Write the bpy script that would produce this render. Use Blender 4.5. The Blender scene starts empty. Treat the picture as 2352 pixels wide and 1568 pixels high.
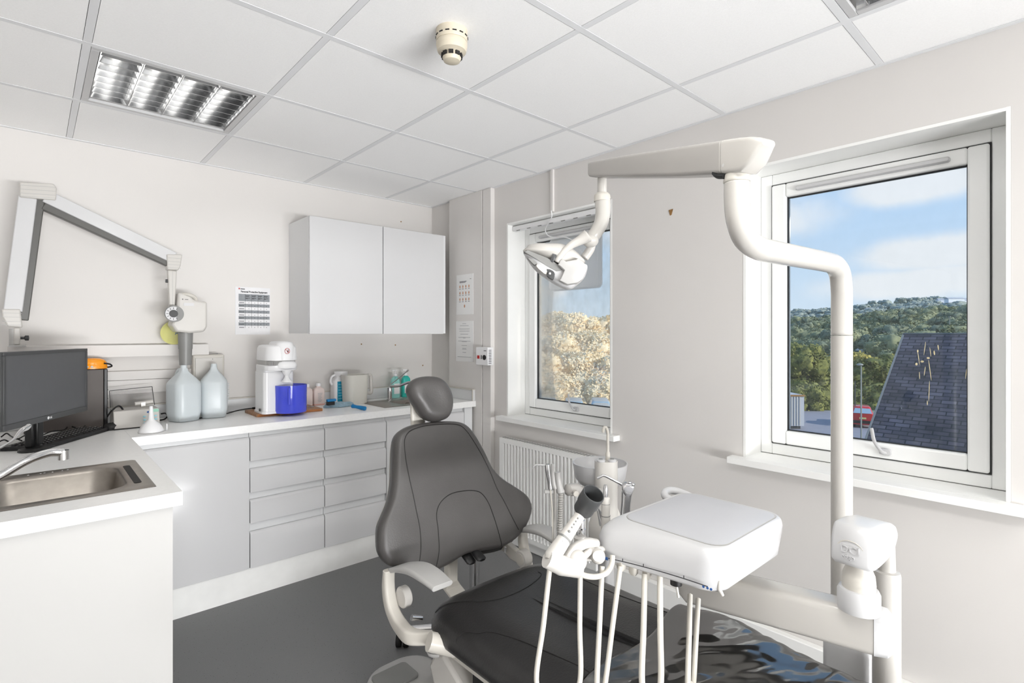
import bpy, bmesh, math, random
PW_FRONT = 20; PW_UP = 560; SUN_E = 4; SUN_D = (-.25, 1, -.5); EXPO = 0.16; PANEL = 12; TUBE = 3; PW_HI = 0
from mathutils import Vector, Matrix, noise
random.seed(7)
C = bpy.context.scene.collection
PI = math.pi
CAM_Z = 1.37; FPX = 1217.0; CX0 = 1176.0; CY0 = 767.0; TH = math.radians(42.15)
ST, CT = math.sin(TH), math.cos(TH)
def _ray(u, v):
    k = (u-CX0)/FPX
    return Vector((ST+k*CT, CT-k*ST, (CY0-v)/FPX))
O = Vector((0, 0, CAM_Z))
def D(u, v, d): return O+_ray(u, v)*d            # point at depth d
def GX(u, v, x): r = _ray(u, v); return O+r*(x/r.x)      # on the vertical plane X=x
def GY(u, v, y): r = _ray(u, v); return O+r*(y/r.y)      # on the vertical plane Y=y
def GZ(u, v, z): r = _ray(u, v); return O+r*((z-CAM_Z)/r.z)  # on the level Z=z

# ------------------------------------------------------------ materials
def lin(c):
    return tuple(((x/255.0)/12.92 if x/255.0 <= .04045 else ((x/255.0+.055)/1.055)**2.4) for x in c)
def mat(name, rgb, rough=.5, metal=0., spec=.5, var=.03, scale=12, bump=0., bscale=200, coat=0., alpha=1., trans=0., ior=1.45, emit=None, estr=0.):
    m = bpy.data.materials.new(name); m.use_nodes = True
    nt = m.node_tree; b = nt.nodes['Principled BSDF']; L = nt.links
    col = lin(rgb)
    b.inputs['Roughness'].default_value = rough; b.inputs['Metallic'].default_value = metal
    b.inputs['Specular IOR Level'].default_value = spec; b.inputs['Coat Weight'].default_value = coat
    b.inputs['Coat Roughness'].default_value = .08
    b.inputs['IOR'].default_value = ior; b.inputs['Transmission Weight'].default_value = trans
    b.inputs['Alpha'].default_value = alpha
    tc = nt.nodes.new('ShaderNodeTexCoord')
    n = nt.nodes.new('ShaderNodeTexNoise'); n.inputs['Scale'].default_value = scale; n.inputs['Detail'].default_value = 4
    L.new(tc.outputs['Object'], n.inputs['Vector'])
    r = nt.nodes.new('ShaderNodeValToRGB')
    r.color_ramp.elements[0].position = .3; r.color_ramp.elements[1].position = .7
    r.color_ramp.elements[0].color = tuple(max(0, c*(1-var)) for c in col)+(1,)
    r.color_ramp.elements[1].color = tuple(min(1, c*(1+var)) for c in col)+(1,)
    L.new(n.outputs['Fac'], r.inputs['Fac']); L.new(r.outputs['Color'], b.inputs['Base Color'])
    if bump:
        n2 = nt.nodes.new('ShaderNodeTexNoise'); n2.inputs['Scale'].default_value = bscale; n2.inputs['Detail'].default_value = 3
        L.new(tc.outputs['Object'], n2.inputs['Vector'])
        bp = nt.nodes.new('ShaderNodeBump'); bp.inputs['Strength'].default_value = bump; bp.inputs['Distance'].default_value = .002
        L.new(n2.outputs['Fac'], bp.inputs['Height']); L.new(bp.outputs['Normal'], b.inputs['Normal'])
    if emit:
        b.inputs['Emission Color'].default_value = lin(emit)+(1,); b.inputs['Emission Strength'].default_value = estr
    return m
M = {}
M['wall'] = mat('wall_paint', (214, 211, 208), .75, var=.012, scale=2.2, bump=.08, bscale=120)
M['wall2'] = mat('pillar_paint', (218, 215, 212), .7, var=.01, scale=2)
M['reveal'] = mat('reveal_gloss_paint', (240, 240, 238), .45, var=.01)
M['upvc'] = mat('white_window_plastic', (240, 241, 240), .25, var=.01)
M['gasket'] = mat('black_gasket', (40, 40, 42), .6)
M['tile'] = mat('ceiling_tile', (250, 250, 250), .9, var=.02, scale=150, bump=.35, bscale=350)
M['tbar'] = mat('ceiling_bar', (228, 229, 231), .5, var=.01)
M['cab'] = mat('white_gloss_laminate', (208, 208, 209), .16, var=.008, scale=1.5, coat=.3)
M['cabmat'] = mat('white_satin_laminate', (216, 217, 218), .35, var=.01, scale=2)
M['endp'] = mat('dimmed_white_end_board', (178, 177, 175), .45, var=.01, scale=2)  # white laminate darkened in colour to offset the strong light on this panel
M['whiteb'] = mat('bright_white_plastic', (232, 232, 233), .28, var=.01, coat=.1)
M['cover'] = mat('dark_grey_cover', (88, 87, 84), .4)
M['plinth'] = mat('white_plinth_board', (240, 240, 238), .4)
M['top'] = mat('white_worktop', (246, 246, 245), .3, var=.02, scale=90)
M['gap'] = mat('dark_joint', (70, 70, 70), .8)
M['ivory'] = mat('ivory_plastic', (196, 193, 188), .28, var=.01, coat=.15)
M['ivory2'] = mat('aged_ivory_plastic', (198, 194, 186), .35, var=.02)
M['white'] = mat('white_plastic', (198, 198, 199), .28, var=.01, coat=.1)
M['paint'] = mat('warm_white_enamel', (190, 187, 182), .22, var=.01, coat=.3)
M['paintg'] = mat('grey_white_enamel', (172, 169, 165), .3, var=.01, coat=.2)
M['lgrey'] = mat('light_grey_plastic', (176, 175, 173), .35)
M['mgrey'] = mat('mid_grey_plastic', (128, 128, 126), .4)
M['dgrey'] = mat('dark_grey_plastic', (66, 67, 68), .4)
M['black'] = mat('black_plastic', (24, 24, 25), .4, bump=.1)
M['rubber'] = mat('black_rubber', (20, 20, 20), .65)
M['chrome'] = mat('polished_chrome', (215, 215, 216), .12, metal=1.)
M['steel'] = mat('brushed_steel', (158, 152, 145), .38, metal=1., var=.08, scale=30)
M['alu'] = mat('mirror_louvre_aluminium', (200, 201, 203), .16, metal=1., var=.05)
M['brass'] = mat('tarnished_brass', (120, 92, 66), .45, metal=.8, var=.3, scale=40)
M['leather'] = mat('charcoal_vinyl', (72, 70, 69), .40, var=.06, scale=9, bump=.25, bscale=260)
M['leather2'] = mat('black_vinyl', (38, 37, 37), .31, var=.14, scale=14, bump=.4, bscale=180)
M['seam'] = mat('black_seam', (22, 20, 20), .6)
M['tray'] = mat('pale_grey_silicone', (184, 185, 189), .42, var=.008)
M['paper'] = mat('white_paper', (232, 232, 231), .5, var=.01)
M['ink'] = mat('black_ink', (60, 60, 62), .7)
M['inkg'] = mat('grey_ink', (135, 139, 143), .7, var=.1, scale=60)
M['inkl'] = mat('pale_ink', (165, 165, 168), .7)
M['skinp'] = mat('peach_print', (196, 150, 122), .7, var=.2, scale=80)
M['red'] = mat('red_plastic', (178, 32, 28), .35)
M['beige'] = mat('beige_detector_plastic', (204, 195, 176), .4, var=.02)
M['amber'] = mat('amber_plastic', (240, 150, 20), .2, var=.05, coat=.4)
M['yellow'] = mat('pale_yellow_plastic', (214, 212, 138), .4, var=.05)
M['milk'] = mat('translucent_milk_plastic', (212, 219, 222), .3, var=.01, alpha=.86)
M['milkjug'] = mat('cream_jug_plastic', (228, 226, 218), .35, var=.01, alpha=.9)
M['water'] = mat('pale_blue_water', (196, 212, 216), .15, var=.02)
M['bluejug'] = mat('blue_jug_plastic', (78, 92, 232), .12, var=.05, alpha=.72, coat=.4)

M['bluep'] = mat('blue_handle_plastic', (20, 120, 178), .4)
M['tealab'] = mat('teal_label', (20, 140, 170), .5, var=.25, scale=60)
M['tealg'] = mat('green_teal_liquid', (60, 190, 178), .25)
M['palet'] = mat('pale_teal_liquid', (150, 212, 205), .25)
M['pink'] = mat('pinkish_clear_bottle', (226, 210, 204), .25, var=.02)
M['cloth'] = mat('blue_grey_cloth', (150, 176, 190), .9, var=.12, scale=60, bump=.6, bscale=300)
M['btn'] = mat('pale_blue_button', (150, 205, 218), .4)
M['btn2'] = mat('navy_button', (45, 88, 150), .4)
M['lcd'] = mat('green_label', (150, 200, 180), .4)
M['screen'] = mat('matt_dark_screen', (84, 85, 87), .45, var=.02, scale=40)
M['hose'] = mat('ivory_silicone_hose', (200, 196, 187), .4)
M['hoseg'] = mat('grey_hose', (160, 158, 154), .45)
M['rust'] = mat('brown_plug', (140, 104, 60), .8, var=.4, scale=200)
M['slot'] = mat('dark_slot', (35, 33, 32), .7)

def wood():
    m = mat('worn_wood', (170, 120, 84), .5); nt = m.node_tree
    w = nt.nodes.new('ShaderNodeTexWave'); w.inputs['Scale'].default_value = 9; w.inputs['Distortion'].default_value = 9
    w.inputs['Detail'].default_value = 4; w.bands_direction = 'Y'
    tc = nt.nodes.new('ShaderNodeTexCoord'); nt.links.new(tc.outputs['Object'], w.inputs['Vector'])
    r = nt.nodes.new('ShaderNodeValToRGB'); r.color_ramp.elements[0].color = lin((136, 100, 76))+(1,); r.color_ramp.elements[1].color = lin((178, 134, 98))+(1,)
    nt.links.new(w.outputs['Fac'], r.inputs['Fac']); nt.links.new(r.outputs['Color'], nt.nodes['Principled BSDF'].inputs['Base Color'])
    return m
M['wood'] = wood()
M['woodedge'] = mat('orange_wood_edge', (180, 118, 70), .5, var=.1)
def floor_mat():
    m = mat('grey_safety_vinyl', (112, 112, 113), .5); nt = m.node_tree; L = nt.links; b = nt.nodes['Principled BSDF']
    tc = nt.nodes.new('ShaderNodeTexCoord')
    v1 = nt.nodes.new('ShaderNodeTexVoronoi'); v1.inputs['Scale'].default_value = 70; L.new(tc.outputs['Object'], v1.inputs['Vector'])
    r = nt.nodes.new('ShaderNodeValToRGB'); e = r.color_ramp.elements
    e[0].position = .07; e[0].color = lin((62, 62, 63))+(1,); e[1].position = .12; e[1].color = lin((116, 116, 117))+(1,)
    L.new(v1.outputs['Distance'], r.inputs['Fac'])
    v2 = nt.nodes.new('ShaderNodeTexNoise'); v2.inputs['Scale'].default_value = 420; L.new(tc.outputs['Object'], v2.inputs['Vector'])
    r2 = nt.nodes.new('ShaderNodeValToRGB'); r2.color_ramp.elements[0].position = .62; r2.color_ramp.elements[1].position = .75
    r2.color_ramp.elements[0].color = (0, 0, 0, 1); r2.color_ramp.elements[1].color = (.35, .35, .35, 1)
    L.new(v2.outputs['Fac'], r2.inputs['Fac'])
    mx = nt.nodes.new('ShaderNodeMix'); mx.data_type = 'RGBA'; mx.inputs['B'].default_value = lin((180, 180, 180))+(1,)
    L.new(r2.outputs['Color'], mx.inputs['Factor']); L.new(r.outputs['Color'], mx.inputs['A'])
    L.new(mx.outputs['Result'], b.inputs['Base Color'])
    return m
M['floor'] = floor_mat()
def glass(name, tint=(1, 1, 1), dirt=0., dirtcol=(1, 1, 1), refl=1.):
    m = bpy.data.materials.new(name); m.use_nodes = True; nt = m.node_tree; L = nt.links
    for n in list(nt.nodes): nt.nodes.remove(n)
    out = nt.nodes.new('ShaderNodeOutputMaterial'); t = nt.nodes.new('ShaderNodeBsdfTransparent'); t.inputs['Color'].default_value = tint+(1,)
    g = nt.nodes.new('ShaderNodeBsdfGlossy'); g.inputs['Roughness'].default_value = .02
    fr = nt.nodes.new('ShaderNodeFresnel'); fr.inputs['IOR'].default_value = 1.45
    mu = nt.nodes.new('ShaderNodeMath'); mu.operation = 'MULTIPLY'; mu.inputs[1].default_value = refl; L.new(fr.outputs[0], mu.inputs[0])
    mix = nt.nodes.new('ShaderNodeMixShader'); L.new(mu.outputs[0], mix.inputs[0]); L.new(t.outputs[0], mix.inputs[1]); L.new(g.outputs[0], mix.inputs[2])
    last = mix
    if dirt:
        tr = nt.nodes.new('ShaderNodeBsdfTranslucent'); tr.inputs['Color'].default_value = dirtcol+(1,)
        tc = nt.nodes.new('ShaderNodeTexCoord'); n = nt.nodes.new('ShaderNodeTexNoise'); n.inputs['Scale'].default_value = 14; n.inputs['Detail'].default_value = 8
        mp = nt.nodes.new('ShaderNodeMapping'); mp.inputs['Scale'].default_value = (1, 1.2, .8)
        L.new(tc.outputs['Object'], mp.inputs['Vector']); L.new(mp.outputs[0], n.inputs['Vector'])
        r = nt.nodes.new('ShaderNodeMapRange'); r.inputs['From Min'].default_value = .35; r.inputs['From Max'].default_value = .75
        r.inputs['To Min'].default_value = dirt*.5; r.inputs['To Max'].default_value = dirt*1.5
        L.new(n.outputs['Fac'], r.inputs['Value'])
        m2 = nt.nodes.new('ShaderNodeMixShader'); L.new(r.outputs[0], m2.inputs[0]); L.new(mix.outputs[0], m2.inputs[1]); L.new(tr.outputs[0], m2.inputs[2]); last = m2
    L.new(last.outputs[0], out.inputs[0]); return m
M['pane'] = glass('window_glass', (.97, .98, .98), .02, (1, .95, .85), .8)
M['pane1'] = glass('dusty_window_glass', (.97, .97, .96), .16, (1, .93, .82), .8)
M['clear'] = glass('clear_lid_plastic', (.86, .86, .86), 0, refl=.02)
def translucent(name, rgb, f):
    m = mat(name, rgb, .4); nt = m.node_tree; L = nt.links; out = nt.nodes['Material Output']; b = nt.nodes['Principled BSDF']
    t = nt.nodes.new('ShaderNodeBsdfTranslucent'); t.inputs['Color'].default_value = lin(rgb)+(1,)
    x = nt.nodes.new('ShaderNodeMixShader'); x.inputs[0].default_value = f
    L.new(b.outputs[0], x.inputs[1]); L.new(t.outputs[0], x.inputs[2]); L.new(x.outputs[0], out.inputs[0]); return m
def veil(name, f):
    m = bpy.data.materials.new(name); m.use_nodes = True; nt = m.node_tree; L = nt.links
    b = nt.nodes['Principled BSDF']; b.inputs['Base Color'].default_value = (.92, .92, .92, 1); b.inputs['Roughness'].default_value = .4
    t = nt.nodes.new('ShaderNodeBsdfTransparent'); t.inputs['Color'].default_value = (1, 1, 1, 1)
    r = nt.nodes.new('ShaderNodeBsdfTranslucent'); r.inputs['Color'].default_value = (.98, .98, .98, 1)
    x = nt.nodes.new('ShaderNodeMixShader'); x.inputs[0].default_value = f; x2 = nt.nodes.new('ShaderNodeMixShader'); x2.inputs[0].default_value = .5
    L.new(b.outputs[0], x2.inputs[1]); L.new(r.outputs[0], x2.inputs[2]); L.new(x2.outputs[0], x.inputs[1]); L.new(t.outputs[0], x.inputs[2]); L.new(x.outputs[0], nt.nodes['Material Output'].inputs[0]); return m
M['fan'] = veil('backlit_white_plastic', .5)
def film():
    m = bpy.data.materials.new('clear_vinyl_sheet'); m.use_nodes = True; nt = m.node_tree; L = nt.links
    for n in list(nt.nodes): nt.nodes.remove(n)
    out = nt.nodes.new('ShaderNodeOutputMaterial'); t = nt.nodes.new('ShaderNodeBsdfTransparent'); t.inputs['Color'].default_value = (.93, .93, .94, 1)
    g = nt.nodes.new('ShaderNodeBsdfGlossy'); g.inputs['Roughness'].default_value = .12
    lw = nt.nodes.new('ShaderNodeFresnel'); lw.inputs['IOR'].default_value = 3.0
    mix = nt.nodes.new('ShaderNodeMixShader'); L.new(lw.outputs[0], mix.inputs[0]); L.new(t.outputs[0], mix.inputs[1]); L.new(g.outputs[0], mix.inputs[2])
    L.new(mix.outputs[0], out.inputs[0]); return m
M['film'] = film()
M['panel'] = mat('fill_panel_diffuser', (245, 245, 245), .4, emit=(255, 253, 248), estr=PANEL)  # glow of the added ceiling fill panels

# ------------------------------------------------------------ mesh helpers
def catmull(pts, k=6, closed=False):
    P = [Vector(p) for p in pts]; n = len(P); out = []
    rng = range(n if closed else n-1)
    for i in rng:
        a = P[(i-1) % n] if closed or i > 0 else P[i]*2-P[i+1]
        b = P[i]; c = P[(i+1) % n]
        d = P[(i+2) % n] if closed or i+2 < n else c*2-b
        for j in range(k):
            t = j/k
            out.append(.5*((2*b)+(c-a)*t+(2*a-5*b+4*c-d)*t*t+(3*b-a-3*c+d)*t**3))
    if not closed: out.append(P[-1])
    return out
def rrect(x0, x1, y0, y1, r, n=6):
    r = max(1e-4, min(r, (x1-x0)/2-1e-4, (y1-y0)/2-1e-4)); o = []
    for cx, cy, a in ((x1-r, y1-r, 0), (x0+r, y1-r, 90), (x0+r, y0+r, 180), (x1-r, y0+r, 270)):
        for i in range(n+1):
            t = math.radians(a+90*i/n); o.append((cx+r*math.cos(t), cy+r*math.sin(t)))
    return o
class MB:
    def __init__(s): s.bm = bmesh.new(); s.mats = []
    def _f(s, vs, mi=0):
        try:
            f = s.bm.faces.new(vs); f.material_index = mi; return f
        except ValueError: return None
    def box(s, x0, x1, y0, y1, z0, z1, mx=None, mi=0):
        if x0 > x1: x0, x1 = x1, x0
        if y0 > y1: y0, y1 = y1, y0
        if z0 > z1: z0, z1 = z1, z0
        v = [s.bm.verts.new((mx @ Vector(p)) if mx else p) for p in ((x0, y0, z0), (x1, y0, z0), (x1, y1, z0), (x0, y1, z0), (x0, y0, z1), (x1, y0, z1), (x1, y1, z1), (x0, y1, z1))]
        for q in ((3, 2, 1, 0), (4, 5, 6, 7), (0, 1, 5, 4), (1, 2, 6, 5), (2, 3, 7, 6), (3, 0, 4, 7)): s._f([v[i] for i in q], mi)
        return s
    def loft(s, rings, caps=True, mi=0, mx=None, closed=True):
        R = [[s.bm.verts.new((mx @ Vector(p)) if mx else p) for p in r] for r in rings]
        n = len(R[0])
        for a, b in zip(R, R[1:]):
            for i in range(n if closed else n-1):
                j = (i+1) % n; s._f([a[i], a[j], b[j], b[i]], mi)
        if caps:
            s._f(list(reversed(R[0])), mi); s._f(R[-1], mi)
        return s
    def rr(s, x0, x1, y0, y1, prof, r, mx=None, n=6, mi=0):
        """rounded-rectangle solid; prof = [(inset, z)...]"""
        return s.loft([[(p[0], p[1], z) for p in rrect(x0+i, x1-i, y0+i, y1-i, r-i*.8, n)] for i, z in prof], mx=mx, mi=mi)
    def cyl(s, p0, p1, r0, r1=None, n=24, mi=0, caps=True):
        return s.tube([p0, p1], [r0, r0 if r1 is None else r1], n, mi, caps)
    def tube(s, pts, r, n=12, mi=0, caps=True, flat=None):
        P = [Vector(p) for p in pts]; k = len(P)
        R = r if isinstance(r, (list, tuple)) else [r]*k
        T = []
        for i in range(k):
            t = (P[min(i+1, k-1)]-P[max(i-1, 0)])
            T.append(t.normalized() if t.length > 1e-9 else (T[-1] if T else Vector((0, 0, 1))))
        up = Vector((0, 0, 1)) if abs(T[0].z) < .9 else Vector((1, 0, 0))
        nx = T[0].cross(up).normalized(); rings = []
        for i in range(k):
            nx = (nx-T[i]*nx.dot(T[i])).normalized(); ny = T[i].cross(nx)
            rings.append([P[i]+(nx*math.cos(2*PI*j/n)+ny*math.sin(2*PI*j/n)*(flat or 1))*R[i] for j in range(n)])
        return s.loft(rings, caps, mi)
    def lathe(s, prof, c=(0, 0, 0), n=36, mx=None, mi=0, caps=True):
        c = Vector(c)
        return s.loft([[c+Vector((max(r, 1e-4)*math.cos(2*PI*j/n), max(r, 1e-4)*math.sin(2*PI*j/n), h)) for j in range(n)] for r, h in prof], caps, mi, mx)
    def prism(s, pts, h0, h1, mx=None, mi=0):
        return s.loft([[(p[0], p[1], h) for p in pts] for h in (h0, h1)], mx=mx, mi=mi)
    def ell(s, c, r, mx=None, n=24, m=14, mi=0):
        r = (r, r, r) if isinstance(r, (int, float)) else r
        c = Vector(c)
        return s.loft([[c+Vector((r[0]*max(1e-3, math.sin(PI*i/m))*math.cos(2*PI*j/n), r[1]*max(1e-3, math.sin(PI*i/m))*math.sin(2*PI*j/n), -r[2]*math.cos(PI*i/m))) for j in range(n)] for i in range(m+1)], mx=mx, mi=mi)
    def quad(s, a, b, c, d, mi=0): s._f([s.bm.verts.new(p) for p in (a, b, c, d)], mi); return s
def wloc(o):
    v = Vector((0, 0, 0))
    while o: v += o.location; o = o.parent
    return v
def obj(name, mb, material, parent=None, bevel=0, seg=2, sub=0, label=None, local=False, smooth=40, kind=None):
    me = bpy.data.meshes.new(name)
    bmesh.ops.recalc_face_normals(mb.bm, faces=mb.bm.faces[:])
    if parent and not local: bmesh.ops.translate(mb.bm, verts=mb.bm.verts[:], vec=-wloc(parent))
    mb.bm.to_mesh(me); mb.bm.free()
    for mm in (material if isinstance(material, (list, tuple)) else [material]): me.materials.append(M[mm] if isinstance(mm, str) else mm)
    for p in me.polygons: p.use_smooth = True
    me.set_sharp_from_angle(angle=math.radians(smooth))
    o = bpy.data.objects.new(name, me); C.objects.link(o)
    if parent: o.parent = parent
    if bevel:
        b = o.modifiers.new('bevel', 'BEVEL'); b.width = bevel; b.segments = seg; b.limit_method = 'ANGLE'; b.angle_limit = math.radians(35)
    if sub:
        b = o.modifiers.new('sub', 'SUBSURF'); b.levels = sub; b.render_levels = sub
    if label: o['label'] = label
    if kind: o['kind'] = kind
    return o
def tag(o, label=None, cat=None, group=None, kind=None):
    if label: o['label'] = label
    if cat: o['category'] = cat
    if group: o['group'] = group
    if kind: o['kind'] = kind
    return o
def thing(name, label, cat, loc=(0, 0, 0), rz=0, group=None):
    o = bpy.data.objects.new(name, None); C.objects.link(o); o.location = loc; o.rotation_euler = (0, 0, rz)
    o.empty_display_size = .05
    return tag(o, label, cat, group)
def copy_tree(o, parent=None):
    c = o.copy(); C.objects.link(c); c.parent = parent
    for ch in list(o.children): copy_tree(ch, c)
    return c
def text(name, s, size, loc, rot, material, parent=None, local=False, ext=.0004, align='LEFT', xs=1., off=0.):
    cu = bpy.data.curves.new(name, 'FONT'); cu.body = s; cu.size = size; cu.extrude = ext; cu.align_x = align; cu.resolution_u = 3; cu.offset = off
    t = bpy.data.objects.new(name, cu); C.objects.link(t)
    dg = bpy.context.evaluated_depsgraph_get(); me = bpy.data.meshes.new_from_object(t.evaluated_get(dg))
    bpy.data.objects.remove(t); bpy.data.curves.remove(cu)
    mx = (Matrix.Translation(loc) @ rot.to_4x4()) if isinstance(rot, Matrix) else (Matrix.Translation(loc) @ Matrix.Rotation(rot[2], 4, 'Z') @ Matrix.Rotation(rot[1], 4, 'Y') @ Matrix.Rotation(rot[0], 4, 'X'))
    me.transform(mx @ Matrix.Diagonal((xs, 1, 1, 1)))
    if parent and not local: me.transform(Matrix.Translation(-wloc(parent)))
    me.materials.clear(); me.materials.append(M[material])
    o = bpy.data.objects.new(name, me); C.objects.link(o); o.parent = parent
    return o
R90 = PI/2
BACK = (R90, 0, 0)           # lettering on a face that looks toward -Y
RIGHT = (R90, 0, -R90)       # lettering on a face that looks toward -X

# ------------------------------------------------------------ room shell
XR, YB, XL, YF, ZC = 2.355, 3.55, -.9, -1.7, 2.372
def struct(name, mb, m, parent=None, **k):
    o = obj(name, mb, m, parent, **k)
    if not parent: o['kind'] = 'structure'
    return o
struct('floor', MB().box(XL-.2, XR+.3, YF-.2, YB+.2, -.12, 0), 'floor')
struct('wall_back', MB().box(XL-.2, XR+.3, YB, YB+.15, 0, 2.75), 'wall')
struct('wall_left', MB().box(XL-.15, XL, YF, YB, 0, 2.75), 'wall')
WZ0, WZ1, WD = .82, 2.11, 2.51           # window openings and the plane of the frames
W1 = (1.783, 2.653); W2 = (.188, 1.062)
w = MB()
ys = [YF, W2[0], W2[1], W1[0], W1[1], YB]
for i in range(5):
    if i in (1, 3):
        w.box(XR, XR+.3, ys[i], ys[i+1], 0, WZ0); w.box(XR, XR+.3, ys[i], ys[i+1], WZ1, 2.75)
    else: w.box(XR, XR+.3, ys[i], ys[i+1], 0, 2.75)
struct('wall_right', w, 'wall')
# wall behind the viewpoint, opened to let fill light in from an added room
FX0, FX1, FZ0, FZ1 = -.6, 2.1, 0, 2.25
w = MB().box(XL-.2, FX0, YF-.15, YF, 0, 2.75).box(FX1, XR+.3, YF-.15, YF, 0, 2.75).box(FX0, FX1, YF-.15, YF, FZ1, 2.75)
struct('wall_front', w, 'wall')
# boxed pillar on the window wall, reveal linings
struct('trim_1', MB().box(2.318, XR, 2.875, 3.262, .0, ZC), 'wall2')
def lining(n, w):
    m = MB()
    m.box(XR-.001, XR+.16, w[1]-.012, w[1]-.0005, WZ0, WZ1); m.box(XR-.001, XR+.16, w[0]+.0005, w[0]+.012, WZ0, WZ1)
    m.box(XR-.001, XR+.16, w[0]+.012, w[1]-.012, WZ1-.012, WZ1-.0005)
    struct('trim_%d' % n, m, 'reveal')
lining(2, W1); lining(3, W2)
# ceiling : 600 mm grid
GX0, GY0 = .14, 2.943
cells = {}
m = MB(); bars = MB()
xs = [GX0+.6*i for i in range(-2, 5)]; yl = [GY0+.6*i for i in range(-8, 3)]
LIGHTS = {(0, -1), (2, -5), (0, -5), (0, -7), (2, -7)}
def clip(a, lo, hi): return max(lo, min(hi, a))
for i in range(-2, 4):
    for j in range(-9, 2):
        x0 = GX0+.6*i; y0 = GY0+.6*j
        if (i, j) in LIGHTS: continue
        a, b = clip(x0+.0135, XL+.002, XR-.002), clip(x0+.6-.0135, XL+.002, XR-.002)
        c, d = clip(y0+.0135, YF+.002, YB-.002), clip(y0+.6-.0135, YF+.002, YB-.002)
        if b-a < .02 or d-c < .02: continue
        m.box(a, b, c, d, ZC+.002, ZC+.014)
ce = struct('ceiling', m, 'tile')
for x in xs:
    if XL < x < XR: bars.box(x-.012, x+.012, YF, YB, ZC+.0014, ZC+.004); bars.box(x-.003, x+.003, YF, YB, ZC+.0035, ZC+.03)
for y in [GY0+.6*j for j in range(-9, 3)]:
    if YF < y < YB: bars.box(XL, XR, y-.012, y+.012, ZC+.0010, ZC+.0036); bars.box(XL, XR, y-.003, y+.003, ZC+.0036, ZC+.03)
obj('ceiling_grid', bars, 'tbar', ce)
m = MB().box(XL, XR-.02, YB-.02, YB, ZC-.001, ZC+.001).box(XR-.02, XR, YF, YB, ZC-.001, ZC+.001)
struct('trim_4', m, 'tbar')
struct('trim_5', MB().box(XL-.2, XR+.3, YF-.2, YB+.2, 2.72, 2.8), 'gap')       # concrete deck above the tiles
# skirting
struct('baseboard_right', MB().box(XR-.035, XR, YF, W1[1]+.2, 0, .115), 'reveal', bevel=.004)
HX_0, HX_1, HY_, HZ_ = -4.0, 5.6, -13.0, 3.1
hw = MB().box(HX_0-.1, HX_0, HY_, YF-.15, 0, HZ_).box(HX_1, HX_1+.1, HY_, YF-.15, 0, HZ_).box(HX_0, HX_1, HY_-.1, HY_, 0, HZ_).box(HX_0, XL-.2, YF-.2, YF-.15, 0, HZ_).box(XR+.3, HX_1, YF-.2, YF-.15, 0, HZ_).box(XL-.2, XR+.3, YF-.2, YF-.15, 2.76, HZ_)
struct('wall_added_room', hw, 'wall')  # unseen room added to hold the fill lights and keep sunlight out
struct('ceiling_added_room', MB().box(HX_0-.1, HX_1+.1, HY_-.1, YF-.15, HZ_, HZ_+.1), 'tile')
struct('floor_added_room', MB().box(HX_0-.1, HX_1+.1, HY_-.1, YF-.2, -.12, 0), 'floor')

# ------------------------------------------------------------ windows
def window(n, w, pane, trickle, hy):
    y0, y1 = w[0]+.0125, w[1]-.0125; z0, z1 = WZ0+.0035, WZ1-.0125; X = WD
    def fr(m, a, b, c, d, t, x0, x1):
        m.box(x0, x1, a, a+t, c, d); m.box(x0, x1, b-t, b, c, d); m.box(x0, x1, a+t, b-t, c, c+t); m.box(x0, x1, a+t, b-t, d-t, d)
        return m
    f = struct('window_%d' % n, fr(MB(), y0, y1, z0, z1, .05, X, X+.07), 'upvc', bevel=.004)
    t = .05; g = .004
    obj('gasket', fr(MB(), y0+t, y1-t, z0+t, z1-t, .006, X-.004, X+.03), 'gasket', f)
    s = obj('sash', fr(MB(), y0+t+g, y1-t-g, z0+t+g, z1-t-g, .06, X-.016, X+.05), 'upvc', f, bevel=.008, seg=3)
    q = t+g+.06
    obj('gasket', fr(MB(), y0+q-.002, y1-q+.002, z0+q-.002, z1-q+.002, .006, X+.006, X+.02), 'gasket', s)
    obj('pane', MB().box(X+.014, X+.02, y0+q, y1-q, z0+q, z1-q), pane, s)
    h = MB(); h.rr(-.014, .014, -.02, .02, [(0, 0), (0, .012), (.003, .016)], .01, mx=Matrix.Translation((X-.016, hy, z0+t+.034)) @ Matrix.Rotation(-R90, 4, 'Y'))
    h.tube(catmull([(X-.03, hy, z0+t+.03), (X-.044, hy+.01, z0+t+.04), (X-.05, hy+.03, z0+t+.075), (X-.048, hy+.04, z0+t+.125)]), [.009]*6+[.008]*6+[.0085]*6+[.007], 10, flat=.7)
    obj('handle', h, 'white', s)
    if trickle:
        v = MB(); v.rr(y0+.16, y1-.16, z1-.098, z1-.078, [(0, 0), (0, .012), (.004, .018)], .009, mx=Matrix(((0, 0, -1, X-.016), (1, 0, 0, 0), (0, 1, 0, 0), (0, 0, 0, 1))))
        obj('trickle_vent', v, 'white', s)
    b = MB(); b.box(XR-.055, XR, w[0]-.05, w[1]+.05, WZ0-.026, WZ0+.003); b.box(XR-.001, X+.0, w[0]+.0005, w[1]-.0005, WZ0-.001, WZ0+.003)
    obj('window_sill', b, 'reveal', f, bevel=.006, seg=3)
    return f
wd1 = window(1, W1, 'pane1', True, 2.16)
wd2 = window(2, W2, 'pane', True, .56)
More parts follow.
